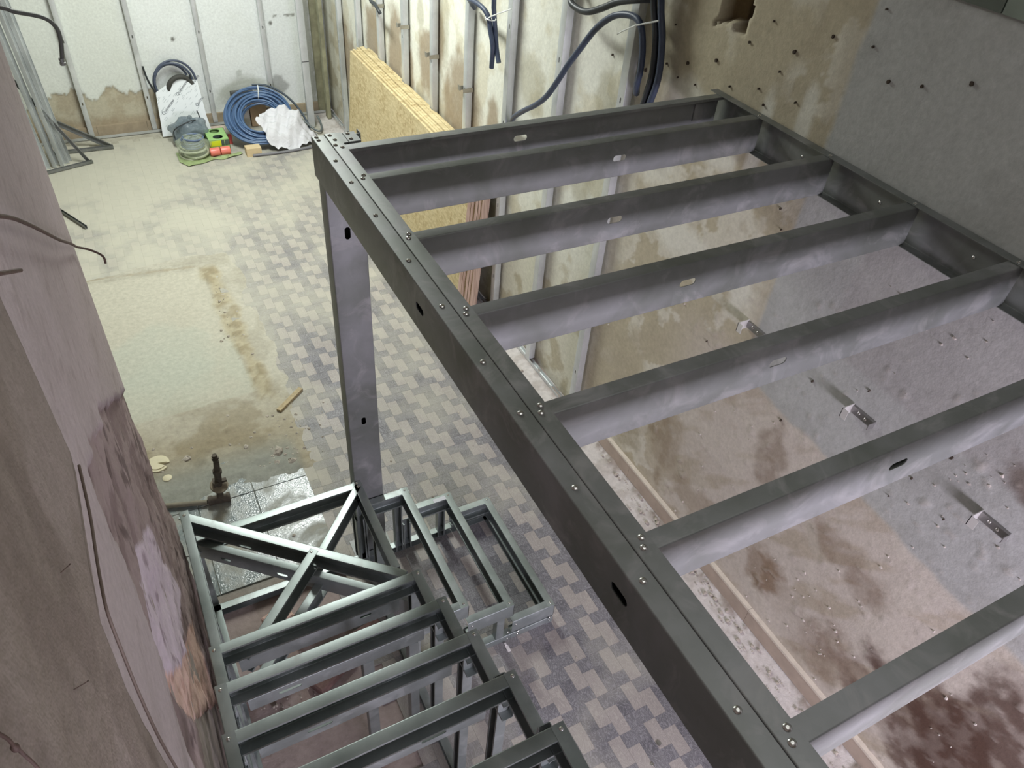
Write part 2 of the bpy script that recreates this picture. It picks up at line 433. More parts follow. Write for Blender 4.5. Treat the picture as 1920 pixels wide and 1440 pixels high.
# thicker plaster coat near the camera, its broken edge running down the pier
def coat():
    edge = [(.93, 4.35), (.925, 3.2), (.916, 3.114), (.90, 3.016), (.905, 2.879), (.868, 2.852), (.737, 2.845), (.656, 2.827), (.617, 2.723), (.607, 2.556), (.62, 2.3), (.60, 1.6), (.62, 0)]
    zs = np.arange(0, CEIL + .001, .02); ez = [p[1] for p in edge][::-1]; ey = [p[0] for p in edge][::-1]
    ends = np.interp(zs, ez, ey)
    t = np.linspace(0, 1, 130)
    U = -2.3 + (ends[None, :] + 2.3) * (1 - (1 - t[:, None]) ** 1.6); V = np.repeat(zs[None, :], len(t), 0)
    n1 = fbm(U, V, 3, 401); n2 = fbm(U, V, 9, 409); sw = fbm(U * 3, V * .5, 6, 420)
    C = np.ones(U.shape + (3,)) * np.array(S(146, 135, 125)); C = lay(C, sstep(n1, .45, .62), S(128, 117, 104), .6); C = lay(C, sstep(sw, .56, .66), S(112, 100, 90), .5)
    X = -.163 + (n2 - .5) * .008 - .028 * sstep(t, .985, 1.0)[:, None]
    return grid_mesh('plaster_coat', U, V, X, U, V, C, PLASTER_LEFT, flip=False)
pc = coat(); del pc['kind']; pc.parent = wall_left

# ---- rest of the shell, mostly out of view
DARKWALL = plain('dull_plaster', S(150, 144, 136), .95, var=.12, vscale=3)
mb = MB().box(-1.75, -1.7, 2.4, BY + .05, 0, CEIL); struct('wall_far_left', mb, DARKWALL)
mb = MB().box(-1.75, -.34, 2.39, 2.44, 0, CEIL); struct('wall_side', mb, DARKWALL)
mb = MB().box(-.34, .1, -2.42, -2.32, 0, CEIL).box(2.2, WX + .1, -2.42, -2.32, 0, CEIL).box(.1, 2.2, -2.42, -2.32, 2.0, CEIL).box(.1, 2.2, -2.42, -2.32, 0, 1.4)
struct('wall_front', mb, DARKWALL)
mb = MB().box(-1.75, WX + .1, -2.42, BY + .05, CEIL, CEIL + .1); struct('ceiling', mb, DARKWALL)

# ---- tiled border high on the right wall
GT = plain('green_wall_tile', S(126, 136, 126), .35, var=.12, vscale=9); GT2 = plain('dark_wall_tile', S(92, 100, 92), .35, var=.12, vscale=9)
for i in range(9):
    y1 = 1.665 - i * .205
    for z0, z1, mm in ((3.131, 3.19, GT2 if i % 2 == 0 else GT), (3.193, 3.33, GT if i % 2 == 0 else GT2)):
        t = part('tile', MB().box(WX - .016, WX + .004, y1 - .2, y1, z0, z1), mm, wall_right)

# ---- old plugs in the wall and loose flakes of plaster
PLUG = plain('dark_plug', S(66, 56, 46), .9)
for i, (a, b) in enumerate([(2.94, 2.68), (1.863, 3.035), (1.46, 2.925), (1.861, 2.913), (2.044, 2.894), (2.245, 2.698), (2.35, 2.86), (2.2, 2.79), (2.5, 2.55), (2.33, 2.6), (2.28, 2.55), (2.12, 2.62), (2.62, 2.62), (2.72, 2.48),
             (1.75, 2.83), (1.62, 2.86), (2.05, 2.42), (3.1, 2.42), (3.25, 2.4), (3.4, 2.4), (2.95, 2.5), (2.85, 2.47), (2.8, 2.55), (1.35, 1.12), (1.18, 1.3), (.98, 1.55), (1.02, 1.4), (.9, 1.75), (.8, 1.5), (1.55, 1.6), (2.2, 1.35), (2.0, 1.9), (1.9, 2.1), (1.84, 2.2), (2.45, 2.75), (2.02, 2.2), (1.98, 2.12), (1.72, 2.15), (2.4, 1.65), (1.62, 1.3), (1.3, 1.75)]):
    r = [.0045, .0035, .0075, .004, .0055][i % 5]; n_ = 7
    pr = [(WX - .0085, a + r * random.uniform(.6, 1.2) * math.cos(2 * math.pi * k / n_), b + 1.25 * r * random.uniform(.6, 1.2) * math.sin(2 * math.pi * k / n_)) for k in range(n_)]
    q = MB().add(pr + [(WX + .01, y_, z_) for _, y_, z_ in pr], [tuple(range(n_))] + [(k, n_ + k, n_ + (k + 1) % n_, (k + 1) % n_) for k in range(n_)])
    part('wall_plug', q, PLUG, wall_right)
def flakes():
    q = MB(); n_ = 6
    for i in range(150):
        cu, cv, su, sv = random.choice([(1.0, .42, .22, .12), (1.25, .6, .18, .2), (.75, 1.75, .12, .12), (.5, .5, .3, .3), (1.2, 1.0, .5, .35), (1.9, .8, .4, .4), (1.2, 2.1, .4, .2), (2.3, 1.2, .5, .5), (.6, 1.2, .3, .3)])
        a = random.gauss(cu, su); b = max(.15, random.gauss(cv, sv)); r = random.choice([.003, .004, .005, .007, .010]); h = r * random.uniform(.15, .45); t0 = random.random() * 3
        if not .13 < b < 2.35: continue
        ring = [(a + r * random.uniform(.5, 1.4) * math.cos(2 * math.pi * k / n_ + t0), b + r * random.uniform(.5, 1.2) * math.sin(2 * math.pi * k / n_ + t0)) for k in range(n_)]
        q.add([(WX + .006, y_, z_) for y_, z_ in ring] + [(WX - .004 - h, a + (y_ - a) * .55, b + (z_ - b) * .55) for y_, z_ in ring], [tuple(range(n_, 2 * n_))] + [(k, n_ + k, n_ + (k + 1) % n_, (k + 1) % n_) for k in range(n_)])
    return q
part('plaster_flakes', flakes(), plain('flake', S(190, 182, 174), .95, var=.12, vscale=40), wall_right, kind='stuff')

# ---- floor: screed with colour of dust and dirt
def build_floor():
    st = .02
    u = np.arange(-1.7, WX + .02, st); v = np.arange(-2.32, BY + .02, st)
    U, V = np.meshgrid(u, v, indexing='ij')
    n1 = fbm(U, V, 1.4, 501); n2 = fbm(U, V, 5, 509); n3 = fbm(U, V, 14, 521)
    C = np.ones(U.shape + (3,)) * np.array(S(182, 178, 164))
    C = lay(C, sstep(n2, .46, .64), S(166, 161, 146), .7); C = lay(C, sstep(n3, .55, .65), S(158, 153, 140), .35)
    pit = inpoly(U + (n2 - .5) * .1, V + (n1 - .5) * .1, [(-1.8, 4.2), (.46, 4.25), (.40, 5.98), (-1.8, 6.12)]).astype(float)
    C = lay(C, pit, S(186, 182, 167), .8); C = lay(C, pit * (1 - sstep(V, 4.6, 5.4)) * sstep(n1, .4, .6), S(180, 182, 168), .6)
    C = lay(C, blob(U, V, -.1, 4.9, .5, .45, 3, .5), S(176, 180, 168), .5)
    tr = (1 - sstep(np.abs(U - (.50 - (V - 4.25) * .035)) + (n2 - .5) * .12, .03, .10)) * sstep(V, 4.0, 4.3) * (1 - sstep(V, 5.9, 6.05)) * sstep(n1 + n2 * .5, .55, .72)
    C = lay(C, tr, S(172, 162, 136), .85); C = lay(C, tr * sstep(n3, .5, .58), S(140, 128, 102), .6)
    ln = (1 - sstep(np.abs(V - (6.02 - (U - .35) * .12)) + (n3 - .5) * .06, .0, .03)) * (1 - sstep(U, .30, .42))
    C = lay(C, ln, S(148, 136, 112), .6)
    dirt = sstep(4.35 + (n1 - .5) * .6 - V, 0, .5) * (1 - sstep(U, .55, .8)) * sstep(V, 3.3, 3.5)
    C = lay(C, dirt, S(156, 146, 124), .85); C = lay(C, dirt * sstep(n2, .52, .6), S(134, 122, 98), .6)
    wet = (1 - sstep(U, .5, .6)) * (1 - sstep(V, 3.55, 3.85))
    C = lay(C, wet, S(140, 142, 134), .9)
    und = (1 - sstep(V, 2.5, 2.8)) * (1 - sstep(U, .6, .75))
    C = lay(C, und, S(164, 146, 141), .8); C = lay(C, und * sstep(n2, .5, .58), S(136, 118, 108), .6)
    strip = sstep(U, 2.16, 2.2)
    C = lay(C, strip, S(206, 200, 196)); C = lay(C, strip * sstep(n3, .55, .62), S(168, 158, 150), .45); C = lay(C, sstep(U, 2.36, 2.42) * sstep(n3, .42, .55), S(132, 118, 106), .7)
    Z = -.004 + (n2 - .5) * .006 + tr * (n3 - .45) * .05 + dirt * np.clip(n3 - .5, 0, 1) * .05 + sstep(U, 2.33, 2.42) * np.clip(n3 - .45, 0, 1) * .06
    cov = sstep(.68 + (n1 - .5) * .35 + (n2 - .5) * .12 - U, 0, .06) * sstep(6.22 + (n1 - .5) * .3 - V, 0, .08) * sstep(V, 3.35, 3.45)
    Z = np.where(pit > .5, Z - .004, Z) + cov * .010
    return grid_mesh('floor', U, V, U, V, Z - .003, C, SCREED, flip=False)
floor = build_floor()
struct('floor_slab', MB().box(-1.75, WX + .1, -2.42, BY + .05, -.2, -.06), DARKWALL)

# ---- patterned floor tiles: two upright light blocks, two flat dark ones and a small square per module
def tile_mat(name, c1, c2, grain=0.5):
    m, nt, b = new_mat(name)
    p = pos_node(nt)
    wv = nt.nodes.new('ShaderNodeTexNoise'); wv.inputs['Scale'].default_value = 20; wv.inputs['Detail'].default_value = 3; wv.inputs['Distortion'].default_value = 2.2
    mp = pos_node(nt, (1, .45, 1)); nt.links.new(mp, wv.inputs['Vector'])
    sn = nt.nodes.new('ShaderNodeMath'); sn.operation = 'SINE'; ml = nt.nodes.new('ShaderNodeMath'); ml.operation = 'MULTIPLY'; ml.inputs[1].default_value = 55
    nt.links.new(wv.outputs['Fac'], ml.inputs[0]); nt.links.new(ml.outputs[0], sn.inputs[0])
    g = ramp(nt, sn.outputs[0], [(0.0, 0.0), (0.9, 1.0)])
    c = mix(nt, g, c1, c2)
    oi = nt.nodes.new('ShaderNodeObjectInfo')
    c = mix(nt, 0.10, c, ramp(nt, noise(nt, p, 3.1, 2), [(0.3, 0.0), (0.7, 1.0)]), 'OVERLAY')
    # plaster dust lying thicker towards the back of the room
    sep = nt.nodes.new('ShaderNodeSeparateXYZ'); nt.links.new(pos_node(nt), sep.inputs[0])
    mr = nt.nodes.new('ShaderNodeMapRange'); nt.links.new(sep.outputs[1], mr.inputs[0]); mr.inputs[1].default_value = 2.0; mr.inputs[2].default_value = 8.2
    mr.inputs[3].default_value = -0.12; mr.inputs[4].default_value = 0.22
    d = noise(nt, p, 1.7, 4, 0.62, 0.4)
    ad = nt.nodes.new('ShaderNodeMath'); ad.operation = 'ADD'; nt.links.new(mr.outputs[0], ad.inputs[0]); nt.links.new(d, ad.inputs[1])
    mx = nt.nodes.new('ShaderNodeMapRange'); nt.links.new(sep.outputs[0], mx.inputs[0]); mx.inputs[1].default_value = 0.4; mx.inputs[2].default_value = 1.0; mx.inputs[3].default_value = 0.16; mx.inputs[4].default_value = 0.0
    ad2 = nt.nodes.new('ShaderNodeMath'); ad2.operation = 'ADD'; nt.links.new(ad.outputs[0], ad2.inputs[0]); nt.links.new(mx.outputs[0], ad2.inputs[1])
    df = ramp(nt, ad2.outputs[0], [(0.36, 0.03), (0.84, 0.94)])
    c = mix(nt, df, c, S(187, 184, 169))
    nt.links.new(c, b.inputs['Base Color'])
    rg = ramp(nt, df, [(0.0, 0.42), (0.6, 0.85)]); nt.links.new(rg, b.inputs['Roughness'])
    b.inputs['Specular IOR Level'].default_value = 0.35
    return m
T_LIGHT = tile_mat('tile_wood_light', S(150, 143, 140), S(166, 159, 154))
T_DARK = tile_mat('tile_marble_grey', S(106, 104, 109), S(137, 135, 140))
T_DEEP = tile_mat('tile_marble_dark', S(93, 91, 97), S(128, 126, 132))
MX, MY = .2108, .2119; X0 = 1.594 - 8 * MX - 2 * MX; Y0 = 1.170 - 16 * MY
cx, cy = MX / 3, MY / 3; gp = .00015
shapes = {'up': (cx, 2 * cy), 'flat': (2 * cx, cy), 'sq': (cx, cy)}
tmesh = {}
for k, (a, b_) in shapes.items():
    for mk, mm in (('l', T_LIGHT), ('d', T_DARK), ('k', T_DEEP)):
        tmesh[k, mk] = mesh_of('tile', MB().bbox(gp, a - gp, gp, b_ - gp, -.02, 0, .0005), mats=(mm,))
PIT = [(-1.8, 4.2), (.56, 4.2), (.52, 6.02), (-1.8, 6.15)]
def allowed(x, y):
    if x < -1.6 or x > 2.12 or y > BY - .2 or y < -2.2: return False
    if bool(inpoly(np.array([x]), np.array([y]), PIT)[0]): return False
    if x < .53 and y < 4.3: return False
    if x < .62 and 3.45 < y < 4.15 : return False
    return True
tiles = []
for i in range(-8, 14):
    for j in range(-1, 54):
        bx, by = X0 + i * MX, Y0 + j * MY
        for k, mk, ox, oy in (('up', 'l', 0, 0), ('up', 'l', cx, -cy), ('flat', 'd', cx, cy), ('flat', 'd', 2 * cx, -cy), ('sq', 'k', 2 * cx, 0)):
            x, y = bx + ox, by + oy; a, b_ = shapes[k]
            if allowed(x + a / 2, y + b_ / 2): tiles.append((x, y, k, mk))
Rm = np.array(R)
def vis(x, y):
    c = Rm @ (np.array([x, y, 0.0]) - np.array([0, 0, CAMZ]))
    if c[2] <= 0: return 0
    px, py = 960 + FPX * c[0] / c[2], 720 + FPX * c[1] / c[2]
    if not (-20 < px < 1940 and -20 < py < 1460): return 0
    # seen left of the edge beam and clear of the stairs
    if x > .62 + (y - 0) * .0 and px > 590 and (py - 345) < (px - 592) * 1.395: return 0.2
    return 1
def score(t):
    x, y = t[0] + .04, t[1] + .04
    s = vis(x, y) / (x * x + y * y + CAMZ ** 2)
    if .0 < x < 1.4 and y < 2.6: s *= .3
    return s
tiles.sort(key=score, reverse=True)
for n, (x, y, k, mk) in enumerate(tiles[:298]):
    o = bpy.data.objects.new('tile', tmesh[k, mk]); COL.objects.link(o); o.parent = floor
    o.location = (x, y, random.uniform(-.0002, .0003))
rest = {'l': MB(), 'd': MB(), 'k': MB()}
for (x, y, k, mk) in tiles[298:]:
    a, b_ = shapes[k]; rest[mk].bbox(x + gp, x + a - gp, y + gp, y + b_ - gp, -.02, random.uniform(-.0002, .0003), .0005)
allr = MB()
for q, mk in enumerate('ldk'): allr.cur = q; allr.add(rest[mk].v, rest[mk].f)
part('tiles', allr, (T_LIGHT, T_DARK, T_DEEP), floor, kind='stuff')

# glossy wet ceramic tiles by the pipe
WET = None
def wet_mat():
    m, nt, b = new_mat('wet_ceramic_tile')
    p = pos_node(nt)
    f = noise(nt, p, 22, 5, .6, 1.5)
    c = mix(nt, ramp(nt, f, [(0.35, 0.0), (0.65, 1.0)]), S(112, 122, 124), S(140, 148, 146))
    d = noise(nt, p, 3.2, 5, .6, .5)
    df = ramp(nt, d, [(0.45, 0.0), (0.62, 0.8)])
    c = mix(nt, df, c, S(146, 140, 122)); nt.links.new(c, b.inputs['Base Color'])
    rg = ramp(nt, df, [(0.0, 0.10), (0.6, 0.6)]); nt.links.new(rg, b.inputs['Roughness'])
    bump(nt, b, noise(nt, p, 80, 3, .6, 1.0), .32, .004)
    return m
WET = wet_mat()
for ix, (x0, x1) in enumerate(((-.44, -.112), (-.108, .218), (.222, .548))):
    for iy, (y0, y1) in enumerate(((2.69, 3.013), (3.017, 3.345), (3.349, 3.66))):
        part('ceramic_tile', MB().bbox(x0, x1, y0, y1, -.02, .001 + .001 * ((ix + iy) % 2), .002), WET, floor)

# ---- skirtings
SK = plain('skirting_beige', S(176, 160, 146), .7, var=.12, vscale=9, bmp=.1); SKT = plain('skirting_top_dusty', S(208, 198, 184), .9, var=.08, vscale=30)
br = bpy.data.objects.new('baseboard_right', None); COL.objects.link(br); br['kind'] = 'structure'
y = -2.2; k = 0
while y < 2.95:
    L = [.62, .55, .61, .58, .6, .57][k % 6]; y1 = min(y + L, 3.0)
    m = MB(); m.box(WX - .022, WX + .01, y + .001, y1 - .001, 0, .105); m.cur = 1; m.box(WX - .026, WX + .01, y + .001, y1 - .001, .105, .12)
    part('skirting_board', m, (SK, SKT), br); y = y1; k += 1
bb = bpy.data.objects.new('baseboard_back', None); COL.objects.link(bb); bb['kind'] = 'structure'
SKB = plain('skirting_brown', S(160, 146, 124), .8, var=.15, vscale=12)
x = -1.6; k = 0
while x < 2.42:
    L = [.5, .46, .52][k % 3]; x1 = min(x + L, 2.44); part('skirting_board', MB().box(x + .001, x1 - .001, BY - .03, BY + .02, 0, .115), SKB, bb); x = x1; k += 1

# ================================================================== cold formed steel profiles
def cprof(L, h, b, lip=.012, t=.0025, r=.004, slots=()):
    """C profile: runs 0..L along x, web outer face at y=0, flanges towards +y, z from -h to 0"""
    out = []; inn = []
    def arc(cy, cz, rad, a0, a1, k=3):
        return [(cy + rad * math.cos(a0 + (a1 - a0) * i / k), cz + rad * math.sin(a0 + (a1 - a0) * i / k)) for i in range(k + 1)]
    ri = max(r - t, .0006)
    if lip > 0:
        out += [(b, -h + lip), (b, -h)]; inn += [(b - t, -h + lip), (b - t, -h + t)]
    else:
        out += [(b, -h)]; inn += [(b, -h + t)]
    out += arc(r, -h + r, r, 1.5 * math.pi, math.pi); inn += arc(t + ri, -h + t + ri, ri, 1.5 * math.pi, math.pi)
    iw = len(out) - 1
    out += arc(r, -r, r, math.pi, .5 * math.pi); inn += arc(t + ri, -t - ri, ri, math.pi, .5 * math.pi)
    if lip > 0:
        out += [(b, 0), (b, -lip)]; inn += [(b - t, -t), (b - t, -lip)]
    else:
        out += [(b, 0)]; inn += [(b, -t)]
    n = len(out); m = MB(); xs = [0.0]; gap = []
    for (sx, sz, sl, sh) in sorted(slots):
        xs += [sx - sl * .75, sx + sl * .75]; gap.append(len(xs) - 2)
    xs.append(L)
    vs = []
    for x in xs:
        vs += [(x, y, z) for y, z in out] + [(x, y, z) for y, z in inn]
    fs = []
    W = 2 * n
    for i in range(len(xs) - 1):
        a = i * W; c = (i + 1) * W
        for j in range(n - 1):
            if i in gap and j == iw: continue
            fs.append((a + j, a + j + 1, c + j + 1, c + j)); fs.append((a + n + j, c + n + j, c + n + j + 1, a + n + j + 1))
        fs.append((a, c, c + n, a + n)); fs.append((a + n - 1, a + 2 * n - 1, c + 2 * n - 1, c + n - 1))
    for a, fl in ((0, False), ((len(xs) - 1) * W, True)):
        for j in range(n - 1):
            q = (a + j, a + n + j, a + n + j + 1, a + j + 1); fs.append(q[::-1] if fl else q)
    m.add(vs, fs)
    for (sx, sz, sl, sh) in slots:
        x0, x1 = sx - sl * .75, sx + sl * .75; z0, z1 = out[iw][1], out[iw + 1][1]; K = 20
        hole = []; rect = []
        rr = min(sl, sh) / 2
        for q in range(K):
            a = 2 * math.pi * (q + .5) / K; ca, sa = math.cos(a), math.sin(a)
            hx = (sl / 2 - rr) * (1 if ca > 0 else -1) + rr * ca if sl >= sh else rr * ca
            hz = rr * sa if sl >= sh else (sh / 2 - rr) * (1 if sa > 0 else -1) + rr * sa
            hole.append((sx + hx, sz + hz))
            sx_ = (x1 - x0) / 2; szu = z1 - sz; szd = sz - z0
            kx = sx_ / max(abs(ca), 1e-6); kz = (szu if sa > 0 else szd) / max(abs(sa), 1e-6); kk = min(kx, kz)
            rect.append([sx + ca * kk, sz + sa * kk])
        # snap the nearest points to the corners
        for cxr, czr in ((x0, z0), (x1, z0), (x1, z1), (x0, z1)):
            jb = min(range(K), key=lambda q: (rect[q][0] - cxr) ** 2 + (rect[q][1] - czr) ** 2); rect[jb] = [cxr, czr]
        v2 = [(a, 0, z) for a, z in rect] + [(a, 0, z) for a, z in hole] + [(a, t, z) for a, z in rect] + [(a, t, z) for a, z in hole]
        f2 = []
        for q in range(K):
            p = (q + 1) % K
            f2 += [(q, p, K + p, K + q), (2 * K + q, 3 * K + q, 3 * K + p, 2 * K + p), (K + q, K + p, 3 * K + p, 3 * K + q)]
        m.add(v2, f2)
    return m

def place(mb, o, ex, ey, ez):
    ex, ey, ez = Vector(ex).normalized(), Vector(ey).normalized(), Vector(ez).normalized()
    return mb.xf(Matrix(((ex.x, ey.x, ez.x, o[0]), (ex.y, ey.y, ez.y, o[1]), (ex.z, ey.z, ez.z, o[2]), (0, 0, 0, 1))))

screw_mesh = mesh_of('screw', MB().lathe([(.0075, 0), (.0078, .0012), (.0062, .0032), (.0030, .0042), (.0026, .0030)], (0, 0, 0), 12), mats=(SCREW,), smooth=40)
def screw(p, parent, ax=(0, 0, 1), s=1.0):
    o = bpy.data.objects.new('screw', screw_mesh); COL.objects.link(o); o.parent = parent
    o.location = Vector(p) - wloc(parent); o.scale = (s, s, s)
    o.rotation_euler = Vector((0, 0, 1)).rotation_difference(Vector(ax).normalized()).to_euler()
    return o

# ================================================================== mezzanine frame
ZT = 2.517
mz = thing('mezzanine_frame', 'large galvanised steel mezzanine floor frame of parallel joists, standing on one tall column', 'floor frame', (.70, 2.57, 0))
YN = -2.0
# outer edge channel (web faces the stairs)
m = place(cprof(2.617 - YN, .150, .046, slots=[(2.617 - 1.592, -.070, .055, .024), (2.617 - .592, -.066, .055, .024), (2.617 + .41, -.066, .055, .024), (2.617 + 1.3, -.066, .055, .024)]), (.632, 2.617, ZT), (0, -1, 0), (1, 0, 0), (0, 0, 1))
eb = part('edge_beam', m, STEEL, mz, 35)
# inner track holding the joist ends
m = place(cprof(2.621 - YN, .153, .044, lip=0), (.6795, 2.621, ZT + .0018), (0, -1, 0), (1, 0, 0), (0, 0, 1))
it = part('joist_track', m, STEEL, mz, 35)
for y in (2.604, 2.579): screw((.648, y, ZT), eb)
for x, y in ((.696, 2.603), (.703, 2.562), (.691, 2.519), (.709, 2.495)): screw((x, y, ZT + .0018), it)
for y in (2.403, 2.236, 2.004, 1.73, 1.492, 1.244, 1.049, .809, .565, .299, .05, -.2): screw((.655, y, ZT), eb)
# end joist, open towards the camera
m = place(cprof(1.745, .150, .044, slots=[(1.745 - .752, -.072, .06, .024)]), (2.43, 2.522, ZT - .001), (-1, 0, 0), (0, -1, 0), (0, 0, 1))
part('joist', m, STEEL, mz, 35)
sx = [1.722, 1.434, 1.434, 1.428, 1.432, 1.44, 1.44, 1.44, 1.44, 1.44]
for i in range(10):
    y = 2.234 - .4052 * i
    m = place(cprof(1.745, .150, .043, slots=[(sx[i] - .685, -.072, .06, .024)]), (.685, y, ZT - .001), (1, 0, 0), (0, 1, 0), (0, 0, 1))
    j = part('joist', m, STEEL, mz, 35)
    for (dx, dy) in ((.708, .034), (.698, .012)): screw((dx, y + dy, ZT + .0018), it)
    screw((2.425, y + .02, ZT + .002), j)
# channel on the wall
m = place(cprof(2.56 - YN, .155, .044, lip=0), (WX - .008, YN, ZT + .0025), (0, 1, 0), (-1, 0, 0), (0, 0, 1))
wc = part('wall_channel', m, STEEL, mz, 35)
for i in range(11):
    y = 2.4 - .4052 * i
    screw((WX - .0105, y, ZT - .07), wc, (-1, 0, 0), .8); screw((WX - .0105, y - .12, ZT - .11), wc, (-1, 0, 0), .8)
m = MB().box(2.30, 2.405, 2.512, 2.518, ZT - .11, ZT - .03); part('splice_plate', m, STEEL, mz)
# column: two C profiles back to back
m = place(cprof(ZT - .153, .150, .045, slots=[(2.11, -.078, .055, .024), (1.07, -.075, .046, .022), (.3, -.075, .055, .024)]), (.8115, 2.606, 0), (0, 0, 1), (0, 1, 0), (1, 0, 0))
col = part('column', m, STEEL, mz, 35)
m = place(cprof(ZT - .16, .150, .040, lip=.01), (.8115, 2.692, 0), (0, 0, 1), (0, -1, 0), (1, 0, 0))
part('column', m, STEEL, mz, 35)
m = MB().box(.63, .85, 2.6055, 2.74, 0, .006); part('base_plate', m, STEEL, mz)
m = place(cprof(.165, .153, .045, lip=0), (.813, 2.604, ZT - .17), (0, 0, 1), (0, 1, 0), (1, 0, 0)); part('column_head', m, STEEL, mz, 35)
m = MB().box(.7245, .744, 2.533, 2.62, ZT - .004, ZT).box(.746, .790, 2.533, 2.615, ZT - .02, ZT + .001); pl_ = part('corner_plate', m, STEEL, mz)
screw((.762, 2.601, ZT + .001), pl_); screw((.760, 2.556, ZT + .001), pl_)

# ================================================================== staircase frame
st = thing('staircase_frame', 'unfinished galvanised steel staircase frame with open treads and a winding corner', 'staircase', (.40, 2.0, 0))
RI = .165
FB, HH = .041, .100
def chan(name, p0, p1, face, slots=(), h=HH, b=FB, lip=.010, screws=True):
    """channel from p0 to p1 (top outer edge); flanges point along 'face'"""
    p0, p1 = Vector(p0), Vector(p1); d = p1 - p0; L = d.length
    f = Vector(face); f = (f - d.normalized() * f.dot(d.normalized())).normalized()
    up = Vector((0, 0, 1))
    mm = cprof(L, h, b, lip=lip, slots=slots)
    o = part(name, place(mm, p0, d, f, up), STEEL_STAIR, st, 35)
    return o
def post(x, y, z0, z1, web, wdt=.05, dep=.04, width_dir=None):
    """upright C post; web normal direction 'web', x,y is the outer web corner"""
    wv = Vector(web); wd = Vector(width_dir)
    mm = cprof(z1 - z0, wdt, dep, lip=.008)
    return part('post', place(mm, (x, y, z0), (0, 0, 1), tuple(-wv), tuple(wd)), STEEL_STAIR, st, 35)
YA, YB = 1.785, 2.60
steps = [(1.46, 1 * RI), (1.203, 2 * RI), (.943, 3 * RI)]
for i, (x, z) in enumerate(steps):
    xl = [1.215, .955, .69][i]
    a = chan('tread_channel', (x, YA, z), (x, YB, z), (-1, 0, 0))
    n = chan('side_channel', (xl - .01, YA, z - .001), (x, YA, z - .001), (0, 1, 0))
    f = chan('side_channel', (x, YB, z - .001), (xl - .01, YB, z - .001), (0, -1, 0))
    screw((x - .02, YA + .02, z + .0), n, s=.8); screw((x - .02, YB - .02, z), f, s=.8)
    if i < 2: screw((xl + .012, YA, z - .035), n, (0, -1, 0), .8)
    # floor tracks
    t1 = chan('floor_track', (x, YA + .001, .05), (xl - .01, YA + .001, .05), (0, 0, 0) if False else (0, 1, 0), h=.05, b=.04, lip=0)
    for px in (x - .02, xl + .03): screw((px, YA, .024), t1, (0, -1, 0), .8); screw((px, YA, .05 if i == 0 else .085), t1, (0, -1, 0), .8)
    chan('floor_track', (xl - .01, YB, .05), (x, YB, .05), (0, -1, 0), h=.05, b=.04, lip=0)
    if i == 0: chan('floor_track', (x, YA, .05), (x, YB, .05), (-1, 0, 0), h=.05, b=.035, lip=0)
    if i > 0:
        for yy, s in ((YA, 1), (YB, -1)):
            post(x - .045, yy + s * .002, .003, z - .1, (0, -s, 0), .045, .04, (1, 0, 0) )
            post(xl - .008, yy + s * .002, .003, z - .1, (0, -s, 0), .045, .04, (1, 0, 0))
            # inner jamb seen through the opening
# small paper label on the second step
part('paper_label', MB().box(1.09, 1.165, 2.558, 2.584, 2 * RI, 2 * RI + .001), plain('paper', S(206, 208, 212), .8), st)
# winder corner, lower triangle
Z4, Z5 = 4 * RI, 5 * RI
chan('landing_channel', (.69, YB + .002, Z4), (-.165, YB - .01, Z4), (0, -1, 0), slots=[(.68, -.05, .055, .022)])
r4 = chan('landing_channel', (.69, 2.02, Z4 + .001), (.69, YB + .004, Z4 + .001), (-1, 0, 0))
screw((.668, 2.59, Z4 + .001), r4, s=.9); screw((.668, 2.565, Z4 + .001), r4, s=1.1)
post(.69, YB - .002, .003, Z4 - .1, (1, 0, 0), .06, .05, (0, -1, 0)); post(.69, 2.26, .003, Z4 - .1, (1, 0, 0), .05, .04, (0, -1, 0)); post(.645, YB, .003, Z4 - .1, (0, 1, 0), .05, .04, (-1, 0, 0))
chan('floor_track', (.69, 1.79, .05), (.69, YB, .05), (-1, 0, 0), h=.05, b=.04, lip=0)
chan('floor_track', (.69, YB, .05), (-.165, YB, .05), (0, -1, 0), h=.05, b=.04, lip=0)
# diagonal between the two winders
d0, d1 = Vector((-.150, 2.602, Z5)), Vector((.672, 1.876, Z5))
nrm = Vector(((d1 - d0).y, -(d1 - d0).x, 0)).normalized()       # towards the lower left
if nrm.x > 0: nrm = -nrm
dg = chan('diagonal_channel', d0, d1, nrm, slots=[(.30, -.055, .06, .018), (.62, -.055, .06, .018)])
chan('diagonal_channel', Vector((-.150, 2.572, .615)), Vector((.672, 1.846, .615)), -nrm, slots=[(.155, -.06, .055, .02), (.45, -.06, .055, .02)], b=.036)
# braces
bd = Vector((.655, 2.585, Z4 + .001)); be = Vector((.30, 2.195, Z4 + .001))
chan('brace', bd, be, (1, -1, 0), b=.036)
bf = Vector((.320, 2.165, Z5 + .002)); bg_ = Vector((-.075, 1.77, Z5 + .002))
bz = chan('brace', bf, bg_, (1, -1, 0), b=.040); screw((.318, 2.142, Z5 + .002), bz, s=.7)
chan('brace', (.34, 2.19, Z4 - .1), (-.08, 1.79, Z4 - .1), (1, -1, 0), b=.04)
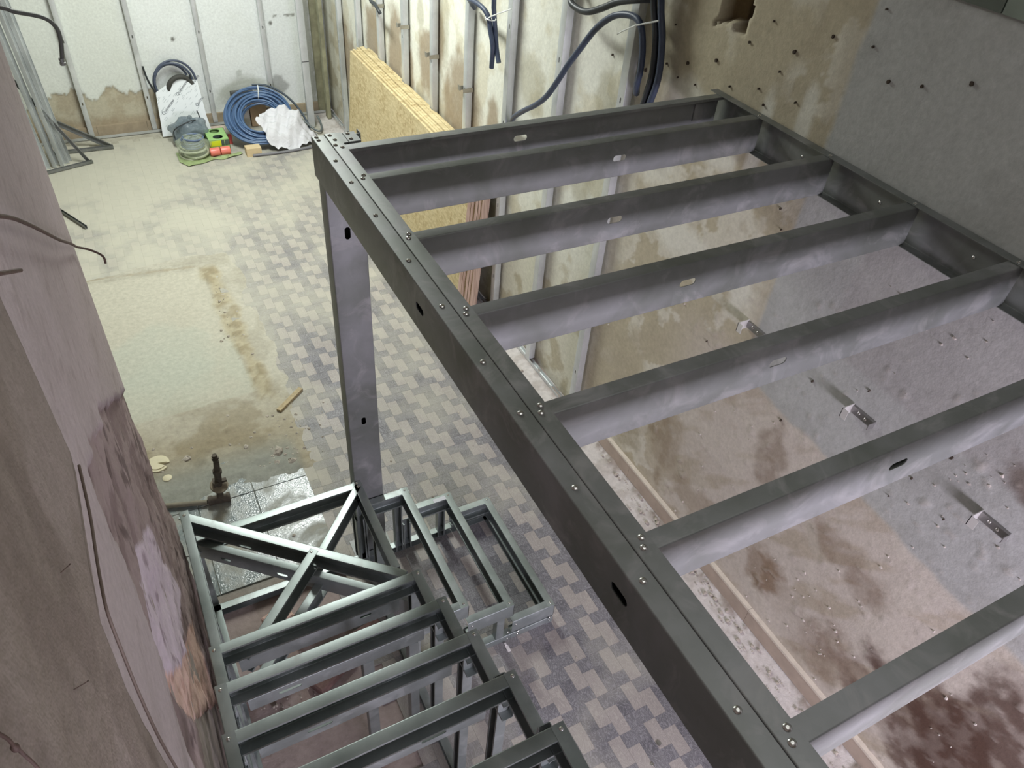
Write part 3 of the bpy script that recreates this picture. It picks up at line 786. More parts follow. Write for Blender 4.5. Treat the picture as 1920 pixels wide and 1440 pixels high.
# left stringer of the winder
ls = chan('side_channel', (-.170, 1.74, Z5 + .001), (-.170, 2.605, Z5 + .001), (1, 0, 0)); screw((-.150, 2.58, Z5 + .001), ls, s=1.0)
post(-.168, 2.60, .003, Z5 - .1, (-1, 0, 0), .05, .04, (0, -1, 0)); post(-.168, 2.0, .003, Z5 - .1, (-1, 0, 0), .05, .04, (0, -1, 0))
chan('floor_track', (-.168, 1.0, .05), (-.168, YB, .05), (1, 0, 0), h=.05, b=.045, lip=0)
chan('cross_track', (-.14, 2.22, .20), (.12, 2.30, .20), (0, -1, 0), h=.06, b=.04, lip=0); chan('cross_track', (-.14, 2.02, .14), (.10, 2.12, .14), (0, -1, 0), h=.06, b=.04, lip=0)
chan('cross_track', (.20, 2.30, .12), (.64, 2.32, .12), (0, -1, 0), h=.05, b=.04, lip=0)
# upper flight
XL, XR = -.170, .685
for k in range(9):
    z = (6 + k) * RI; y = 1.753 - .2612 * k; yb = y - .2612 - .03
    a = chan('tread_channel', (XR - .003, y, z), (XL + .003, y, z), (0, -1, 0))
    l = chan('side_channel', (XL, yb, z + .0015), (XL, y, z + .0015), (1, 0, 0))
    r = chan('side_channel', (XR, y, z + .0015), (XR, yb, z + .0015), (-1, 0, 0))
    screw((XL + .018, y - .02, z + .0015), l, s=.85); screw((XR - .018, y - .018, z + .0015), r, s=.85)
    # back channel of the step below, web to the camera
    if k == 0:
        bc = chan('riser_channel', (XL + .085, y - .001, z - .150), (XR - .10, y - .001, z - .150), (0, 1, 0), slots=[(.52, -.04, .05, .016)])
    else:
        bc = chan('riser_channel', (XL + .085, y - .001, z - .172), (XR - .09, y - .001, z - .172), (0, 1, 0), slots=[([.52, .15, .2, .5][k % 4], -.036, .085, .018)], h=.08)
    # corner posts down to the floor
    post(XL + .003, y, .003, z - .1, (-1, 0, 0), .05, .04, (0, -1, 0)); post(XR - .003, y, .003, z - .1, (1, 0, 0), .05, .04, (0, -1, 0))
    if k == 1: post(XR - .115, y - .002, .003, z - .25, (0, -1, 0), .04, .04, (1, 0, 0)); post(XL + .555, y - .002, .003, z - .25, (0, -1, 0), .045, .04, (1, 0, 0))
chan('floor_track', (XR, YA + .3, .051), (XR, -.3, .051), (-1, 0, 0), h=.05, b=.04, lip=0)
for k in range(4):
    z = (6 + k) * RI; y = 1.753 - .2612 * k
    chan('side_rail', (XL + .002, y, z - .28), (XL + .002, y - .26, z - .28), (1, 0, 0), h=.09)

# ================================================================== wall studs
def make_stud(name, label, cat, L, w=.06, d=.046, group=None, holes=True):
    """stud standing at its local origin, front web facing -x, width along y"""
    t = thing(name, label, cat, (0, 0, 0), group)
    sl = [(z, -w * .5, .03, .012) for z in np.arange(.35, L - .1, .62)] if holes else []
    m = place(cprof(L, w, d, lip=.006, t=.0015, r=.002, slots=sl), (0, -w / 2, 0), (0, 0, 1), (1, 0, 0), (0, -1, 0) if False else (0, -1, 0))
    m.v = [(x, y + 0 , z) for x, y, z in m.v]
    a = np.array(m.v); my = (a[:, 1].min() + a[:, 1].max()) / 2; m.v = [(x, y - my, z) for x, y, z in m.v]
    part('profile', m, STEEL_STUD, t, 35)
    return t
ys = [3.19, 3.83, 4.46, 5.09, 5.73, 6.36, 6.98, 7.62, 8.26]
desc = ['nearest the camera, by the hose bundle', 'second from the mezzanine, behind the looping hose', 'third from the mezzanine, ahead of the boards',
        'fourth from the mezzanine, past the hanging hoses', 'fifth from the mezzanine, behind the boards', 'sixth from the mezzanine, behind the boards', 'seventh from the mezzanine, behind the boards',
        'eighth from the mezzanine, past the boards', 'farthest of the row, next to the back corner']
s0 = make_stud('wall_stud', 'upright steel stud on the right wall, ' + desc[0], 'stud', CEIL - .1, group='studs along the right wall')
s0.location = (2.398, ys[0], .03)
BR = plain('bracket_zinc', S(168, 164, 152), .4, .7, var=.15)
def bracket_mb(x0, x1):
    """U-shaped direct hanger: cross plate on the wall and two perforated arms, at local y,z = 0"""
    return MB().box(x1 - .0025, x1, -.034, .034, -.016, .016).box(x0, x1, -.034, -.032, -.016, .016).box(x0, x1, .032, .034, -.016, .016)
for i, y in enumerate(ys):
    if i:
        s = copy_tree(s0, None, label='upright steel stud on the right wall, ' + desc[i]); s.location = (2.398, y, .03)
    else: s = s0
for i, s in enumerate([o for o in COL.objects if o.name.startswith('wall_stud') and o.parent is None]):
    if i in (3, 4, 5, 6):
        z = [1.625, 1.66, 1.70, 1.70][i - 3]; m = bracket_mb(2.37, 2.455); m.box(2.37, 2.374, .02, .06, -.018, .018); m.v = [(x, y + s.location.y, zz + z) for x, y, zz in m.v]
        part('bracket', m, BR, s, label='bent zinc bracket')
# floor track under the studs
single('floor_track', place(cprof(8.9 - 3.345, .03, .03, lip=0, t=.0015, r=.002), (2.428, 8.9, .0), (0, -1, 0), (0, 0, 1), (1, 0, 0)), STEEL_STUD, 'long low steel floor track along the foot of the right wall', 'track', loc=(2.41, 6.1, 0), smooth=35)
# brackets without studs, on the bare plaster under the mezzanine
BARM = plain('bracket_bright', S(216, 214, 210), .35, .25)
BLK = plain('bracket_dark', S(150, 148, 146), .35, .6)
for i, (y, z, d) in enumerate(((1.955, 1.615, 'farthest, half hidden by a joist'), (1.30, 1.632, 'middle of three'), (.68, 1.636, 'nearest of three'))):
    t = thing('wall_bracket', 'zinc bracket on the bare wall under the mezzanine, ' + d, 'bracket', (WX, y, z), 'brackets on the bare wall')
    m = MB().box(WX - .072, WX - .004, y + .028, y + .031, z - .024, z + .024).box(WX - .072, WX - .070, y + .0, y + .031, z - .024, z + .024); part('arm', m, BARM, t)
    part('wall_plate', MB().box(WX - .012, WX + .004, y - .085, y + .031, z - .018, z + .018).box(WX - .04, WX - .012, y - .085, y - .082, z - .015, z + .015), BLK, t)
    screw((WX - .012, y - .045, z), t, (-1, 0, 0), .9); screw((WX - .012, y - .01, z + .004), t, (-1, 0, 0), .9)

# back wall studs
bx = [-.183, .447, 1.095, 1.759]
bdsc = ['behind the leaning steel profiles', 'left of the white film-covered panel', 'between the panel and the blue hose coil', 'right of centre, above the blue hose coil']
b0 = make_stud('back_stud', 'upright steel stud on the white back wall, ' + bdsc[0], 'stud', CEIL - .1, w=.05, group='studs along the white back wall')
for i, x in enumerate(bx):
    s = b0 if i == 0 else copy_tree(b0, None, label='upright steel stud on the white back wall, ' + bdsc[i])
    s.location = (x, BY - .062, .03); s.rotation_euler = (0, 0, math.pi / 2)
single('floor_track', place(cprof(3.9, .05, .03, lip=0, t=.0015, r=.002), (-1.5, BY - .025, .0), (1, 0, 0), (0, 0, 1), (0, 1, 0)), STEEL_STUD, 'low steel floor track along the foot of the white back wall', 'track', loc=(.4, BY - .05, 0), smooth=35)
s = make_stud('corner_post', 'tall bright steel post standing free beside the white cloth near the back corner', 'post', CEIL - .1, w=.075, d=.05, holes=False); s.location = (2.085, 8.52, 0); s.rotation_euler = (0, 0, math.pi / 2)
part('joint_band', MB().box(2.085 - .039, 2.085 + .039, 8.518, 8.522, .735, .742), plain('pencil_mark', S(60, 60, 60), .8), s).matrix_parent_inverse = s.rotation_euler.to_matrix().to_4x4().inverted()
s = make_stud('corner_post', 'dirty steel profile upright at the back right corner beside the board stack', 'post', CEIL - .1, w=.09, d=.04, holes=False); s.location = (2.33, 8.75, 0)
s = make_stud('corner_post', 'stained timber-grey post against the back wall in the right corner', 'post', CEIL - .1, w=.08, d=.05, holes=False); s.location = (2.33, BY - .07, 0); s.rotation_euler = (0, 0, math.pi / 2)
PM = plain('stained_steel', S(150, 148, 122), .7, .2, var=.3, vscale=8)
for o in COL.objects:
    if o.name in ('corner_post.001', 'corner_post.002'):
        for ch in o.children: ch.data.materials[0] = PM

# ================================================================== stack of boards
def osb_mat():
    m, nt, b = new_mat('strand_board')
    p = pos_node(nt, (9, 16, 46)); p2 = pos_node(nt, (1, 1, 1))
    v = nt.nodes.new('ShaderNodeTexVoronoi'); v.inputs['Scale'].default_value = 1.6; nt.links.new(p, v.inputs['Vector'])
    p3 = pos_node(nt, (9, 34, 20), (.6, 0, 0)); v2 = nt.nodes.new('ShaderNodeTexVoronoi'); v2.inputs['Scale'].default_value = 1.5; nt.links.new(p3, v2.inputs['Vector'])
    c = mix(nt, ramp(nt, v.outputs['Color'], [(0.1, 0.0), (0.9, 1.0)]), S(176, 158, 118), S(206, 190, 150))
    c = mix(nt, ramp(nt, v2.outputs['Color'], [(0.70, 0.0), (0.95, 0.75)]), c, S(150, 126, 84))
    c = mix(nt, ramp(nt, noise(nt, p2, 3, 4), [(0.4, 0.0), (0.7, 0.35)]), c, S(208, 196, 160))
    nt.links.new(c, b.inputs['Base Color']); b.inputs['Roughness'].default_value = .8; b.inputs['Specular IOR Level'].default_value = .2
    bump(nt, b, v.outputs['Distance'], .15, .004)
    return m
OSB = osb_mat()
def edge_mat():
    m, nt, b = new_mat('strand_board_edge')
    p = pos_node(nt, (130, 14, 3)); f = noise(nt, p, 1.0, 4, .6)
    c = mix(nt, ramp(nt, f, [(0.35, 0.0), (0.6, 1.0)]), S(172, 144, 124), S(218, 194, 172))
    nt.links.new(c, b.inputs['Base Color']); b.inputs['Roughness'].default_value = .9
    return m
OSBE = edge_mat()
ord_ = ['frontmost board, its broad face showing', 'second board from the front', 'third board from the front', 'fourth board from the front', 'fifth board, in the middle', 'sixth board from the front', 'seventh board from the front', 'eighth board from the front', 'rearmost board, against the studs']
xb = 2.118
for i in range(9):
    th = .0215; gap_ = .006 if i in (0, 3, 5) else .001
    y0 = 4.56 + [0, .035, .03, .01, .012, .0, .02, .03, .05][i]; y1 = 7.28 + [0, .01, -.02, .03, .02, .03, -.05, .02, .02][i]; hz = 1.245 + [-.01, .0, .004, .006, .012, .01, .006, -.008, -.02][i]
    a0 = math.radians(4.6); dx = math.sin(a0) * hz; dz = math.cos(a0) * hz
    m = MB(); vs = [(xb, y0, .005), (xb + th, y0, .003), (xb + th, y1, .003), (xb, y1, .005), (xb + dx, y0, dz), (xb + th + dx, y0, dz - .002), (xb + th + dx, y1, dz - .002), (xb + dx, y1, dz)]
    m.add(vs, [(0, 3, 2, 1)]); m.cur = 0; m.add(vs, [(3, 0, 4, 7), (1, 2, 6, 5)]); m.cur = 1; m.add(vs, [(0, 1, 5, 4), (2, 3, 7, 6)]); m.cur = 0; m.add(vs, [(4, 5, 6, 7)])
    o = single('strand_board', m, (OSB, OSBE), 'pale strand board leaning with others on the right wall, ' + ord_[i], 'board', loc=(xb, (y0 + y1) / 2, 0), group='strand boards leaning on the right wall')
    xb += th + gap_

# ================================================================== hoses on the right wall
HOSE = plain('blue_black_conduit', S(58, 68, 88), .45, var=.12, vscale=60)
HOSE2 = plain('black_conduit', S(44, 48, 52), .45, var=.12, vscale=60)
TIE = plain('white_tie', S(226, 230, 226), .4)
def hose(name, pts, r, mat, label, cat='hose', n=8, sub=8, group=None):
    return single(name, MB().tube(smooth_path(pts, sub), r, n), mat, label, cat, loc=pts[0], group=group, smooth=60)
A = [(2.43, 4.41, 1.60), (2.37, 4.27, 1.732), (2.33, 4.069, 1.861), (2.31, 3.913, 1.953), (2.30, 3.772, 2.059), (2.29, 3.648, 2.194), (2.29, 3.56, 2.31), (2.30, 3.477, 2.419), (2.31, 3.379, 2.541), (2.32, 3.279, 2.624), (2.33, 3.195, 2.662), (2.34, 3.107, 2.674), (2.34, 3.046, 2.649), (2.34, 3.006, 2.565), (2.35, 3.005, 2.466), (2.37, 3.038, 2.378), (2.41, 3.08, 2.316)]
hose('looping_hose', A, .0165, HOSE, 'blue-black hose arching in a wide loop across the right wall studs')
hose('hanging_hose', [(2.42, 5.02, 2.20), (2.34, 4.919, 2.279), (2.33, 4.732, 2.290), (2.34, 4.649, 2.254), (2.34, 4.60, 2.171), (2.34, 4.559, 2.085), (2.34, 4.562, 1.957)], .0165, HOSE, 'blue hose bending over from the left and hanging cut off, tied to a straight one')
hose('hanging_hose', [(2.35, 4.63, 3.1), (2.36, 4.62, 2.7), (2.36, 4.615, 2.358), (2.365, 4.613, 2.28), (2.37, 4.593, 2.174), (2.365, 4.549, 2.072), (2.36, 4.502, 2.009)], .0165, HOSE, 'straight blue hose hanging from above, tied to a bent one on the right wall')
hose('sagging_hose', [(2.42, 3.78, 2.66), (2.34, 3.686, 2.598), (2.33, 3.60, 2.582), (2.33, 3.496, 2.592), (2.34, 3.381, 2.641), (2.35, 3.275, 2.695), (2.36, 3.129, 2.743), (2.40, 3.06, 2.76)], .017, HOSE2, 'black hose sagging between two studs at the top of the right wall')
for i in range(4):
    o = i * .032; q = (i % 2) * .02
    hose('bundled_conduit', [(2.40 - q, 3.10 - o, 3.3), (2.39 - q, 3.085 - o, 2.9), (2.40 - q, 3.06 - o * .9, 2.746), (2.40 - q, 3.00 - o * .8, 2.621), (2.40 - q, 2.975 - o * .8, 2.459), (2.41 - q, 3.01 - o * .7, 2.3), (2.42 - q, 3.06 - o * .6, 2.10)], .016, HOSE2 if i < 3 else HOSE, 'dark conduit of the vertical bundle right of the nearest stud, ' + ['innermost, touching the stud', 'second from the stud', 'third from the stud', 'outermost, bluish'][i], 'conduit', group='bundled dark conduits')
hose('short_hose', [(2.42, 7.05, 1.78), (2.34, 6.967, 1.749), (2.33, 6.828, 1.75), (2.33, 6.737, 1.723), (2.34, 6.72, 1.70)], .016, HOSE2, 'short dark hose end above a bracket at the far right wall')
single('cable_tie', MB().tube([(2.318, 4.64, 2.235), (2.315, 4.56, 2.277), (2.34, 4.49, 2.315), (2.37, 4.40, 2.36)], .004, 6).tube([(2.34 + .03 * math.cos(a), 4.61 + .045 * math.sin(a), 2.25) for a in np.linspace(0, 6.28, 14)], .004, 5, closed=True), TIE, 'white cable tie around the hanging hose pair', 'cable tie')
single('cable_tie', MB().tube([(2.36, 3.25, 2.555), (2.31, 3.15, 2.60), (2.31, 3.05, 2.655), (2.36, 2.95, 2.70)], .004, 6), TIE, 'white cable tie around the dark conduit bundle', 'cable tie')

# cable hanging at the upper left
m = thing('hanging_cable', 'thick grey cable curving in from the left edge and hanging down, ending in a clamp', 'cable', (-.29, 4.2, 2.58))
part('cable', MB().tube(smooth_path([(-.9, 4.2, 2.72), (-.5, 4.2, 2.63), (-.291, 4.2, 2.578), (-.24, 4.2, 2.557), (-.143, 4.2, 2.529), (-.102, 4.2, 2.492), (-.094, 4.2, 2.436), (-.112, 4.2, 2.345)], 8), .0098, 8), plain('grey_cable', S(84, 86, 82), .6), m, 60)
part('end_clamp', MB().lathe([(.013, 0), (.014, .012), (.011, .014), (.011, .022), (.013, .024), (.013, .032)], (-.116, 4.2, 2.315), 10), STEEL, m, 30)

# ================================================================== wires on the left pier
RUST = plain('rusty_wire', S(88, 70, 62), .7, .3, var=.3, vscale=80)
single('rebar_wire', MB().tube(smooth_path([(-.19, 1.0, 3.2), (-.178, 1.275, 3.05), (-.176, 1.431, 2.957), (-.176, 1.632, 2.831), (-.176, 1.892, 2.666), (-.180, 2.21, 2.477), (-.183, 2.40, 2.36), (-.158, 2.50, 2.287), (-.128, 2.50, 2.258), (-.126, 2.50, 2.228)], 5), .0038, 7), RUST, 'bent rusty wire along the left pier, its hooked end sticking out past the edge', 'wire', smooth=60)
single('rebar_stub', MB().tube([(-.17, .80, 3.22), (-.150, .886, 3.176), (-.146, .996, 3.113)], .0028, 7), RUST, 'short straight rebar stub poking out at the left picture edge', 'rebar')
single('pier_cable', MB().tube(smooth_path([(-.156, .88, 2.868), (-.154, .80, 2.85), (-.154, .735, 2.845), (-.154, .69, 2.838), (-.154, .656, 2.823), (-.154, .635, 2.77), (-.154, .615, 2.70), (-.155, .605, 2.60), (-.155, .607, 2.50), (-.157, .62, 2.40), (-.157, .62, 2.2)], 5), .0021, 7), plain('brown_cable', S(104, 90, 80), .7), 'brown cable running down the broken plaster edge of the left pier', 'cable', smooth=60)
single('knotted_wire', MB().tube(smooth_path([(-.15, .25, 3.33), (-.135, .262, 3.285), (-.13, .265, 3.262), (-.13, .266, 3.248), (-.13, .268, 3.235), (-.13, .27, 3.2), (-.14, .28, 3.1)], 6), .0011, 6).lathe([(.0008, -.004), (.002, -.002), (.0023, .001), (.001, .004)], (-.13, .266, 3.247), 8), RUST, 'dark rusty wire with a knot in the lower left corner', 'wire', smooth=60)
for i, (p, q, d) in enumerate((((-.165, .60, 2.985), (-.155, .617, 2.976), 'upper one beside the brown cable'), ((-.165, .462, 2.983), (-.155, .485, 2.955), 'lower one'))):
    single('pier_nail', MB().tube([p, q], .0006, 6).lathe([(.0008, 0), (.001, .0003), (.0006, .0006)], q, 8), RUST, 'thin rusty nail in the dark left pier plaster, ' + d, 'nail', group='nails in the left pier')

# ================================================================== pipes and rubbish on the floor
IRON = plain('dirty_iron', S(84, 76, 66), .75, .25, var=.3, vscale=40, bmp=.2)
p = thing('stop_valve', 'old rusty water pipe with round flange standing by the wet tiles', 'valve', (.02, 3.345, 0))
part('riser_pipe', MB().lathe([(.020, .02), (.020, .10), (.024, .10), (.024, .12), (.020, .125), (.021, .24), (.026, .245), (.026, .27), (.018, .275), (.016, .34)], (.022, 3.345, 0), 14, ax=(.10, .02, 1)), IRON, p, 35)
part('flange', MB().lathe([(.012, 0), (.050, .001), (.053, .006), (.050, .012), (.03, .014)], (.036, 3.348, .135), 20, ax=(.14, -.3, 1)), plain('dusty_flange', S(134, 124, 106), .8, var=.2), p, 35)
part('clamp', MB().box(.045, .085, 3.335, 3.36, .165, .18).box(.008, .04, 3.32, 3.37, .16, .19), IRON, p)
part('tap_head', MB().lathe([(.015, 0), (.017, .02), (.012, .022), (.012, .04), (.016, .042), (.014, .055)], (.055, 3.352, .335), 12).box(.035, .075, 3.346, 3.358, .355, .363), IRON, p)
part('tee', MB().tube([(-.045, 3.35, .03), (.075, 3.335, .03)], .027, 12).lathe([(.031, 0), (.031, .018)], (.062, 3.337, .03), 12, ax=(1, -.1, 0)).lathe([(.03, 0), (.03, .02)], (-.04, 3.35, .03), 12, ax=(1, -.1, 0)), IRON, p, 35)
part('supply_pipe', MB().tube([(-.05, 3.35, .025), (-.26, 3.415, .022), (-.55, 3.50, .022)], .016, 10), plain('dusty_pipe', S(128, 122, 106), .8, var=.15), p, 40)
dm = plain('pale_plastic', S(206, 198, 168), .6, var=.06)
d_ = MB(); ang = np.linspace(-.2, 5.5, 26); d_.prism([(-.27 + .07 * math.cos(a), 3.80 + .07 * math.sin(a)) for a in ang] + [(-.27, 3.80)], .0, .014); d_.prism([(-.27 + .054 * math.cos(a), 3.80 + .054 * math.sin(a)) for a in ang] + [(-.27, 3.80)], .014, .02)
single('broken_lid', d_, dm, 'cream broken round plastic lid on the floor at the pier edge', 'lid')
single('drain_cap', MB().lathe([(.028, 0), (.028, .008), (.02, .012)], (-.235, 3.66, 0), 16), dm, 'small pale round cap on the floor beside the broken lid', 'cap', smooth=35)
stk = MB(); a, b_ = Vector((.537, 3.985, 0)), Vector((.735, 4.150, 0)); d = (b_ - a).normalized(); nn = Vector((-d.y, d.x, 0)) * .018
stk.add([a - nn, b_ - nn, b_ + nn, a + nn, a - nn + Vector((0, 0, .022)), b_ - nn + Vector((0, 0, .022)), b_ + nn * .9 + Vector((0, 0, .022)), a + nn * .9 + Vector((0, 0, .022))], [(0, 3, 2, 1), (4, 5, 6, 7), (0, 1, 5, 4), (1, 2, 6, 5), (2, 3, 7, 6), (3, 0, 4, 7)])
single('wood_offcut', stk, plain('weathered_wood', S(170, 154, 122), .85, var=.2, vscale=50), 'short wooden batten offcut lying on the tiled floor', 'batten')
single('white_tag', MB().box(1.158, 1.176, 1.722, 1.760, .001, .004).box(1.160, 1.170, 1.760, 1.775, .001, .008), plain('tag_white', S(226, 222, 220), .7), 'tiny white plastic tag on the floor by the second stair step', 'tag')
single('washer', MB().lathe([(.012, 0), (.0125, .003), (.005, .0035)], (1.607, .985, .001), 16), SCREW, 'shiny washer lying on the dark tiles', 'washer')
single('washer', MB().lathe([(.007, 0), (.008, .004), (.004, .005)], (1.52, .915, .001), 12), SCREW, 'small pale plug on the dark tiles below the washer', 'plug')
# crumbs of plaster and mortar
CR = plain('mortar_crumb', S(174, 166, 154), .95, var=.2, vscale=60)
def crumb(x, y, r, mbx):
    pts = []; n = 6
    for (rad, h) in ((1, 0), (.8, .5), (.3, .8)):
        for k in range(n):
            a = 2 * math.pi * k / n + random.random() * .6; q = r * rad * random.uniform(.6, 1.2); pts.append((x + q * math.cos(a), y + q * math.sin(a), r * h * random.uniform(.7, 1.1)))
    fs = [tuple(range(n))[::-1], tuple(range(2 * n, 3 * n))]
    for i in range(2):
        for k in range(n): fs.append((i * n + k, i * n + (k + 1) % n, (i + 1) * n + (k + 1) % n, (i + 1) * n + k))
    mbx.add(pts, fs)
deb = MB()
for i in range(420):
    c = random.choice([(.47, 3.58, .12, .16), (.47, 5.2, .07, .6), (.1, 3.9, .5, .2), (2.38, 1.8, .05, 1.3), (2.36, 1.2, .06, .8), (.55, 3.9, .25, .3), (.1, 2.1, .25, .25), (1.2, 3.5, .8, 1.8), (2.38, 1.8, .04, 1.0)])
    crumb(random.gauss(c[0], c[2] * .6), random.gauss(c[1], c[3] * .6), random.choice([.004, .005, .006, .009, .014]), deb)
o = single('rubble_crumbs', deb, CR, 'scattered crumbs of mortar and plaster on the floor', 'rubble', loc=(1, 3, 0)); o['kind'] = 'stuff'
for i, (x, y, r, d) in enumerate(((.44, 3.62, .045, 'largest, beside the wet tiles'), (.50, 3.50, .034, 'right of the wet tiles'), (.41, 3.52, .03, 'at the corner of the wet tiles'), (-.10, 3.78, .03, 'near the broken lid'), (.26, 3.74, .026, 'above the wet tiles'), (.02, 2.2, .05, 'under the winding stair corner'))):
    q = MB(); crumb(x, y, r, q); single('mortar_lump', q, CR, 'lump of broken mortar on the dirty floor, ' + d, 'rubble', group='mortar lumps')
# brick rubble heap under the stairs
for i, (x, y, sx_, sy_, a, d) in enumerate(((.13, 2.40, .07, .05, .3, 'pink, near the lower diagonal channel'), (.30, 2.0, .12, .05, .5, 'dark, below the near brace'), (.52, 2.12, .09, .045, .2, 'dark, right of the near brace'))):
    q = MB().bbox(-sx_, sx_, -sy_, sy_, 0, .05, .008); q.xf(Matrix.Translation((x, y, .001)) @ Matrix.Rotation(a, 4, 'Z'))
    single('brick_piece', q, plain('brick_pink' if i == 0 else 'brick_dark', S(204, 172, 158) if i == 0 else S(116, 92, 86), .9, var=.25, vscale=30, bmp=.3), 'broken brick on the floor under the stair corner, ' + d, 'brick', group='broken bricks under the stairs')

# ================================================================== things along the back wall
# film-covered panel leaning on the wall
film = plain('printed_film', S(226, 232, 234), .35, spec=.5)
prt = plain('film_print', S(86, 92, 98), .6); prt2 = plain('film_print_faint', S(168, 178, 182), .6)
pn = thing('film_covered_panel', 'white panel in printed protective film leaning on the back wall', 'panel', (.74, 8.75, 0))
e1 = Vector((.990 - .497, .0, 0)); o0 = Vector((.497, 8.735, .012)); tl = Vector((0, .135, .50)); th = Vector((0, -.018, .006))
def P(a, b, c=0): return o0 + e1 * a + tl * b + th * c
outl = [(0, 0), (1.04, 0), (1.0, .3), (.97, 1.04), (.47, 1.07), (.08, .87)]
vs = [P(a, b, 0) for a, b in outl] + [P(a, b, 1) for a, b in outl]; n = len(outl)
part('sheet', MB().add(vs, [tuple(range(n)), tuple(range(n, 2 * n))[::-1]] + [(i, n + i, n + (i + 1) % n, (i + 1) % n) for i in range(n)]), film, pn)
def text_on(tx, size, o, ex, ey, mat, parent, name='lettering'):
    cu = bpy.data.curves.new(name, 'FONT'); cu.body = tx; cu.size = size; cu.extrude = 0.0003
    tmp = bpy.data.objects.new('tmp_text', cu); COL.objects.link(tmp)
    dg_ = bpy.context.evaluated_depsgraph_get(); me = bpy.data.meshes.new_from_object(tmp.evaluated_get(dg_))
    bpy.data.objects.remove(tmp)
    ex = Vector(ex).normalized(); ey = Vector(ey); ey = (ey - ex * ey.dot(ex)).normalized(); ez = ex.cross(ey)
    me.transform(Matrix(((ex.x, ey.x, ez.x, 0), (ex.y, ey.y, ez.y, 0), (ex.z, ey.z, ez.z, 0), (0, 0, 0, 1))))
    off = Vector(o) - wloc(parent); me.transform(Matrix.Translation(off)); me.materials.clear(); me.materials.append(mat)
    ob = bpy.data.objects.new(name, me); COL.objects.link(ob); ob.parent = parent; return ob
ud = tl.normalized(); rd = Vector((1, 0, 0)); d1_ = (rd * .72 + ud * .70); d2_ = (ud * .72 - rd * .70)
for a, b in ((.13, .42), (.50, .76), (.86, 1.0 - .06), (.85, .52)):
    ln = 'Quimenew' if a < .8 else 'Quime'
    text_on(ln, .044, P(a, b, 1.12), d1_, d2_, prt, pn)
lm = MB(); random.seed(5)
for i in range(80):
    a, b = random.uniform(.06, .9), random.uniform(.08, .92)
    if b > .78 + .5 * a: continue
    q = P(a, b, 1.06); L_ = random.uniform(.02, .05); w_ = .003
    u_ = d1_.normalized() * L_; v_ = d2_.normalized() * w_
    lm.add([q, q + u_, q + u_ + v_, q + v_], [(0, 1, 2, 3)])
part('fine_print', lm, prt2, pn)
# hose coil behind the panel
cl = thing('hose_coil', 'loose coil of dark blue hose hanging behind the white panel', 'hose', (.76, 8.90, 0))
pts = []
for k in range(90):
    t = k / 89; a = 2.6 - t * 2 * math.pi * 2.35
    r = .218 - .05 * t + .012 * math.sin(3.1 * t * 5)
    pts.append((.755 - .03 * t + r * 1.02 * math.cos(a), 8.885 + .022 * math.sin(a * 1.5), .50 + .012 * t + r * 1.08 * math.sin(a)))
part('loop', MB().tube(pts, .0125, 8), plain('hose_blue_grey', S(72, 80, 98), .5), cl, 60)
pts = [(.80 + .13 * math.cos(a), 8.86 + .01 * math.sin(a * 2), .45 + .135 * math.sin(a)) for a in np.linspace(.35, 3.6, 24)]
part('inner_loop', MB().tube(pts, .026, 10), plain('dark_hose', S(66, 66, 62), .7), cl, 60)
part('tail', MB().tube(smooth_path([(.472, 8.87, .72), (.482, 8.87, .62), (.50, 8.87, .54), (.535, 8.87, .44), (.56, 8.87, .36), (.58, 8.87, .25)], 6), .010, 8), HOSE2, cl, 60)
part('hose_end', MB().tube([(.905, 8.86, .545), (.915, 8.85, .60)], .012, 8), HOSE2, cl, 60)

# bags
def lump(c, rx, ry, rz, seed, amp=.12, nu=28, nv=18, flat=.0):
    r = np.random.default_rng(seed); ph = r.random((6, 3)) * 6.28; fr = r.integers(2, 7, (6, 2)); m = MB(); vs = []; fs = []
    for j in range(nv + 1):
        th_ = math.pi * j / nv
        for i in range(nu):
            a = 2 * math.pi * i / nu
            d = 1 + amp * sum(math.sin(fr[k][0] * a + ph[k][0]) * math.sin(fr[k][1] * th_ + ph[k][1]) for k in range(6)) / 2.2
            z = math.cos(th_) * rz * d; z = max(z, -rz * .62)
            sr = math.sin(th_) ** .8
            vs.append((c[0] + rx * d * sr * math.cos(a), c[1] + ry * d * sr * math.sin(a), c[2] + z))
    for j in range(nv):
        for i in range(nu): fs.append((j * nu + i, (j + 1) * nu + i, (j + 1) * nu + (i + 1) % nu, j * nu + (i + 1) % nu))
    return m.add(vs, fs)
def plastic(name, col, al):
    m, nt, b = new_mat(name); b.inputs['Base Color'].default_value = (*col, 1); b.inputs['Roughness'].default_value = .18
    b.inputs['Alpha'].default_value = al
    bump(nt, b, noise(nt, pos_node(nt), 26, 3, .6, 1.5), .7, .02); return m
PL1 = plastic('clear_grey_plastic', S(128, 142, 150), .62); PL2 = plastic('clear_green_plastic', S(196, 206, 182), .34)
CABG = plain('grey_cable_ring', S(92, 104, 112), .5, var=.1); CABB = plain('blue_cable_ring', S(96, 112, 140), .5, var=.1); CABW = plain('pale_cable_ring', S(196, 202, 176), .5)
def rings(c, R_, r_, n, mbx, zstep, jit=.012):
    for k in range(n):
        rr_ = R_ * (1 - .08 * (k % 3)); cxk = c[0] + random.gauss(0, jit); cyk = c[1] + random.gauss(0, jit)
        mbx.tube([(cxk + rr_ * math.cos(a), cyk + rr_ * math.sin(a), c[2] + k * zstep + .008 * math.sin(a + k)) for a in np.linspace(0, 2 * math.pi, 24, endpoint=False)], r_, 6, closed=True)
b1 = thing('cable_bag', 'grey clear plastic bag of cable rings against the white panel', 'bag', (.765, 8.52, 0))
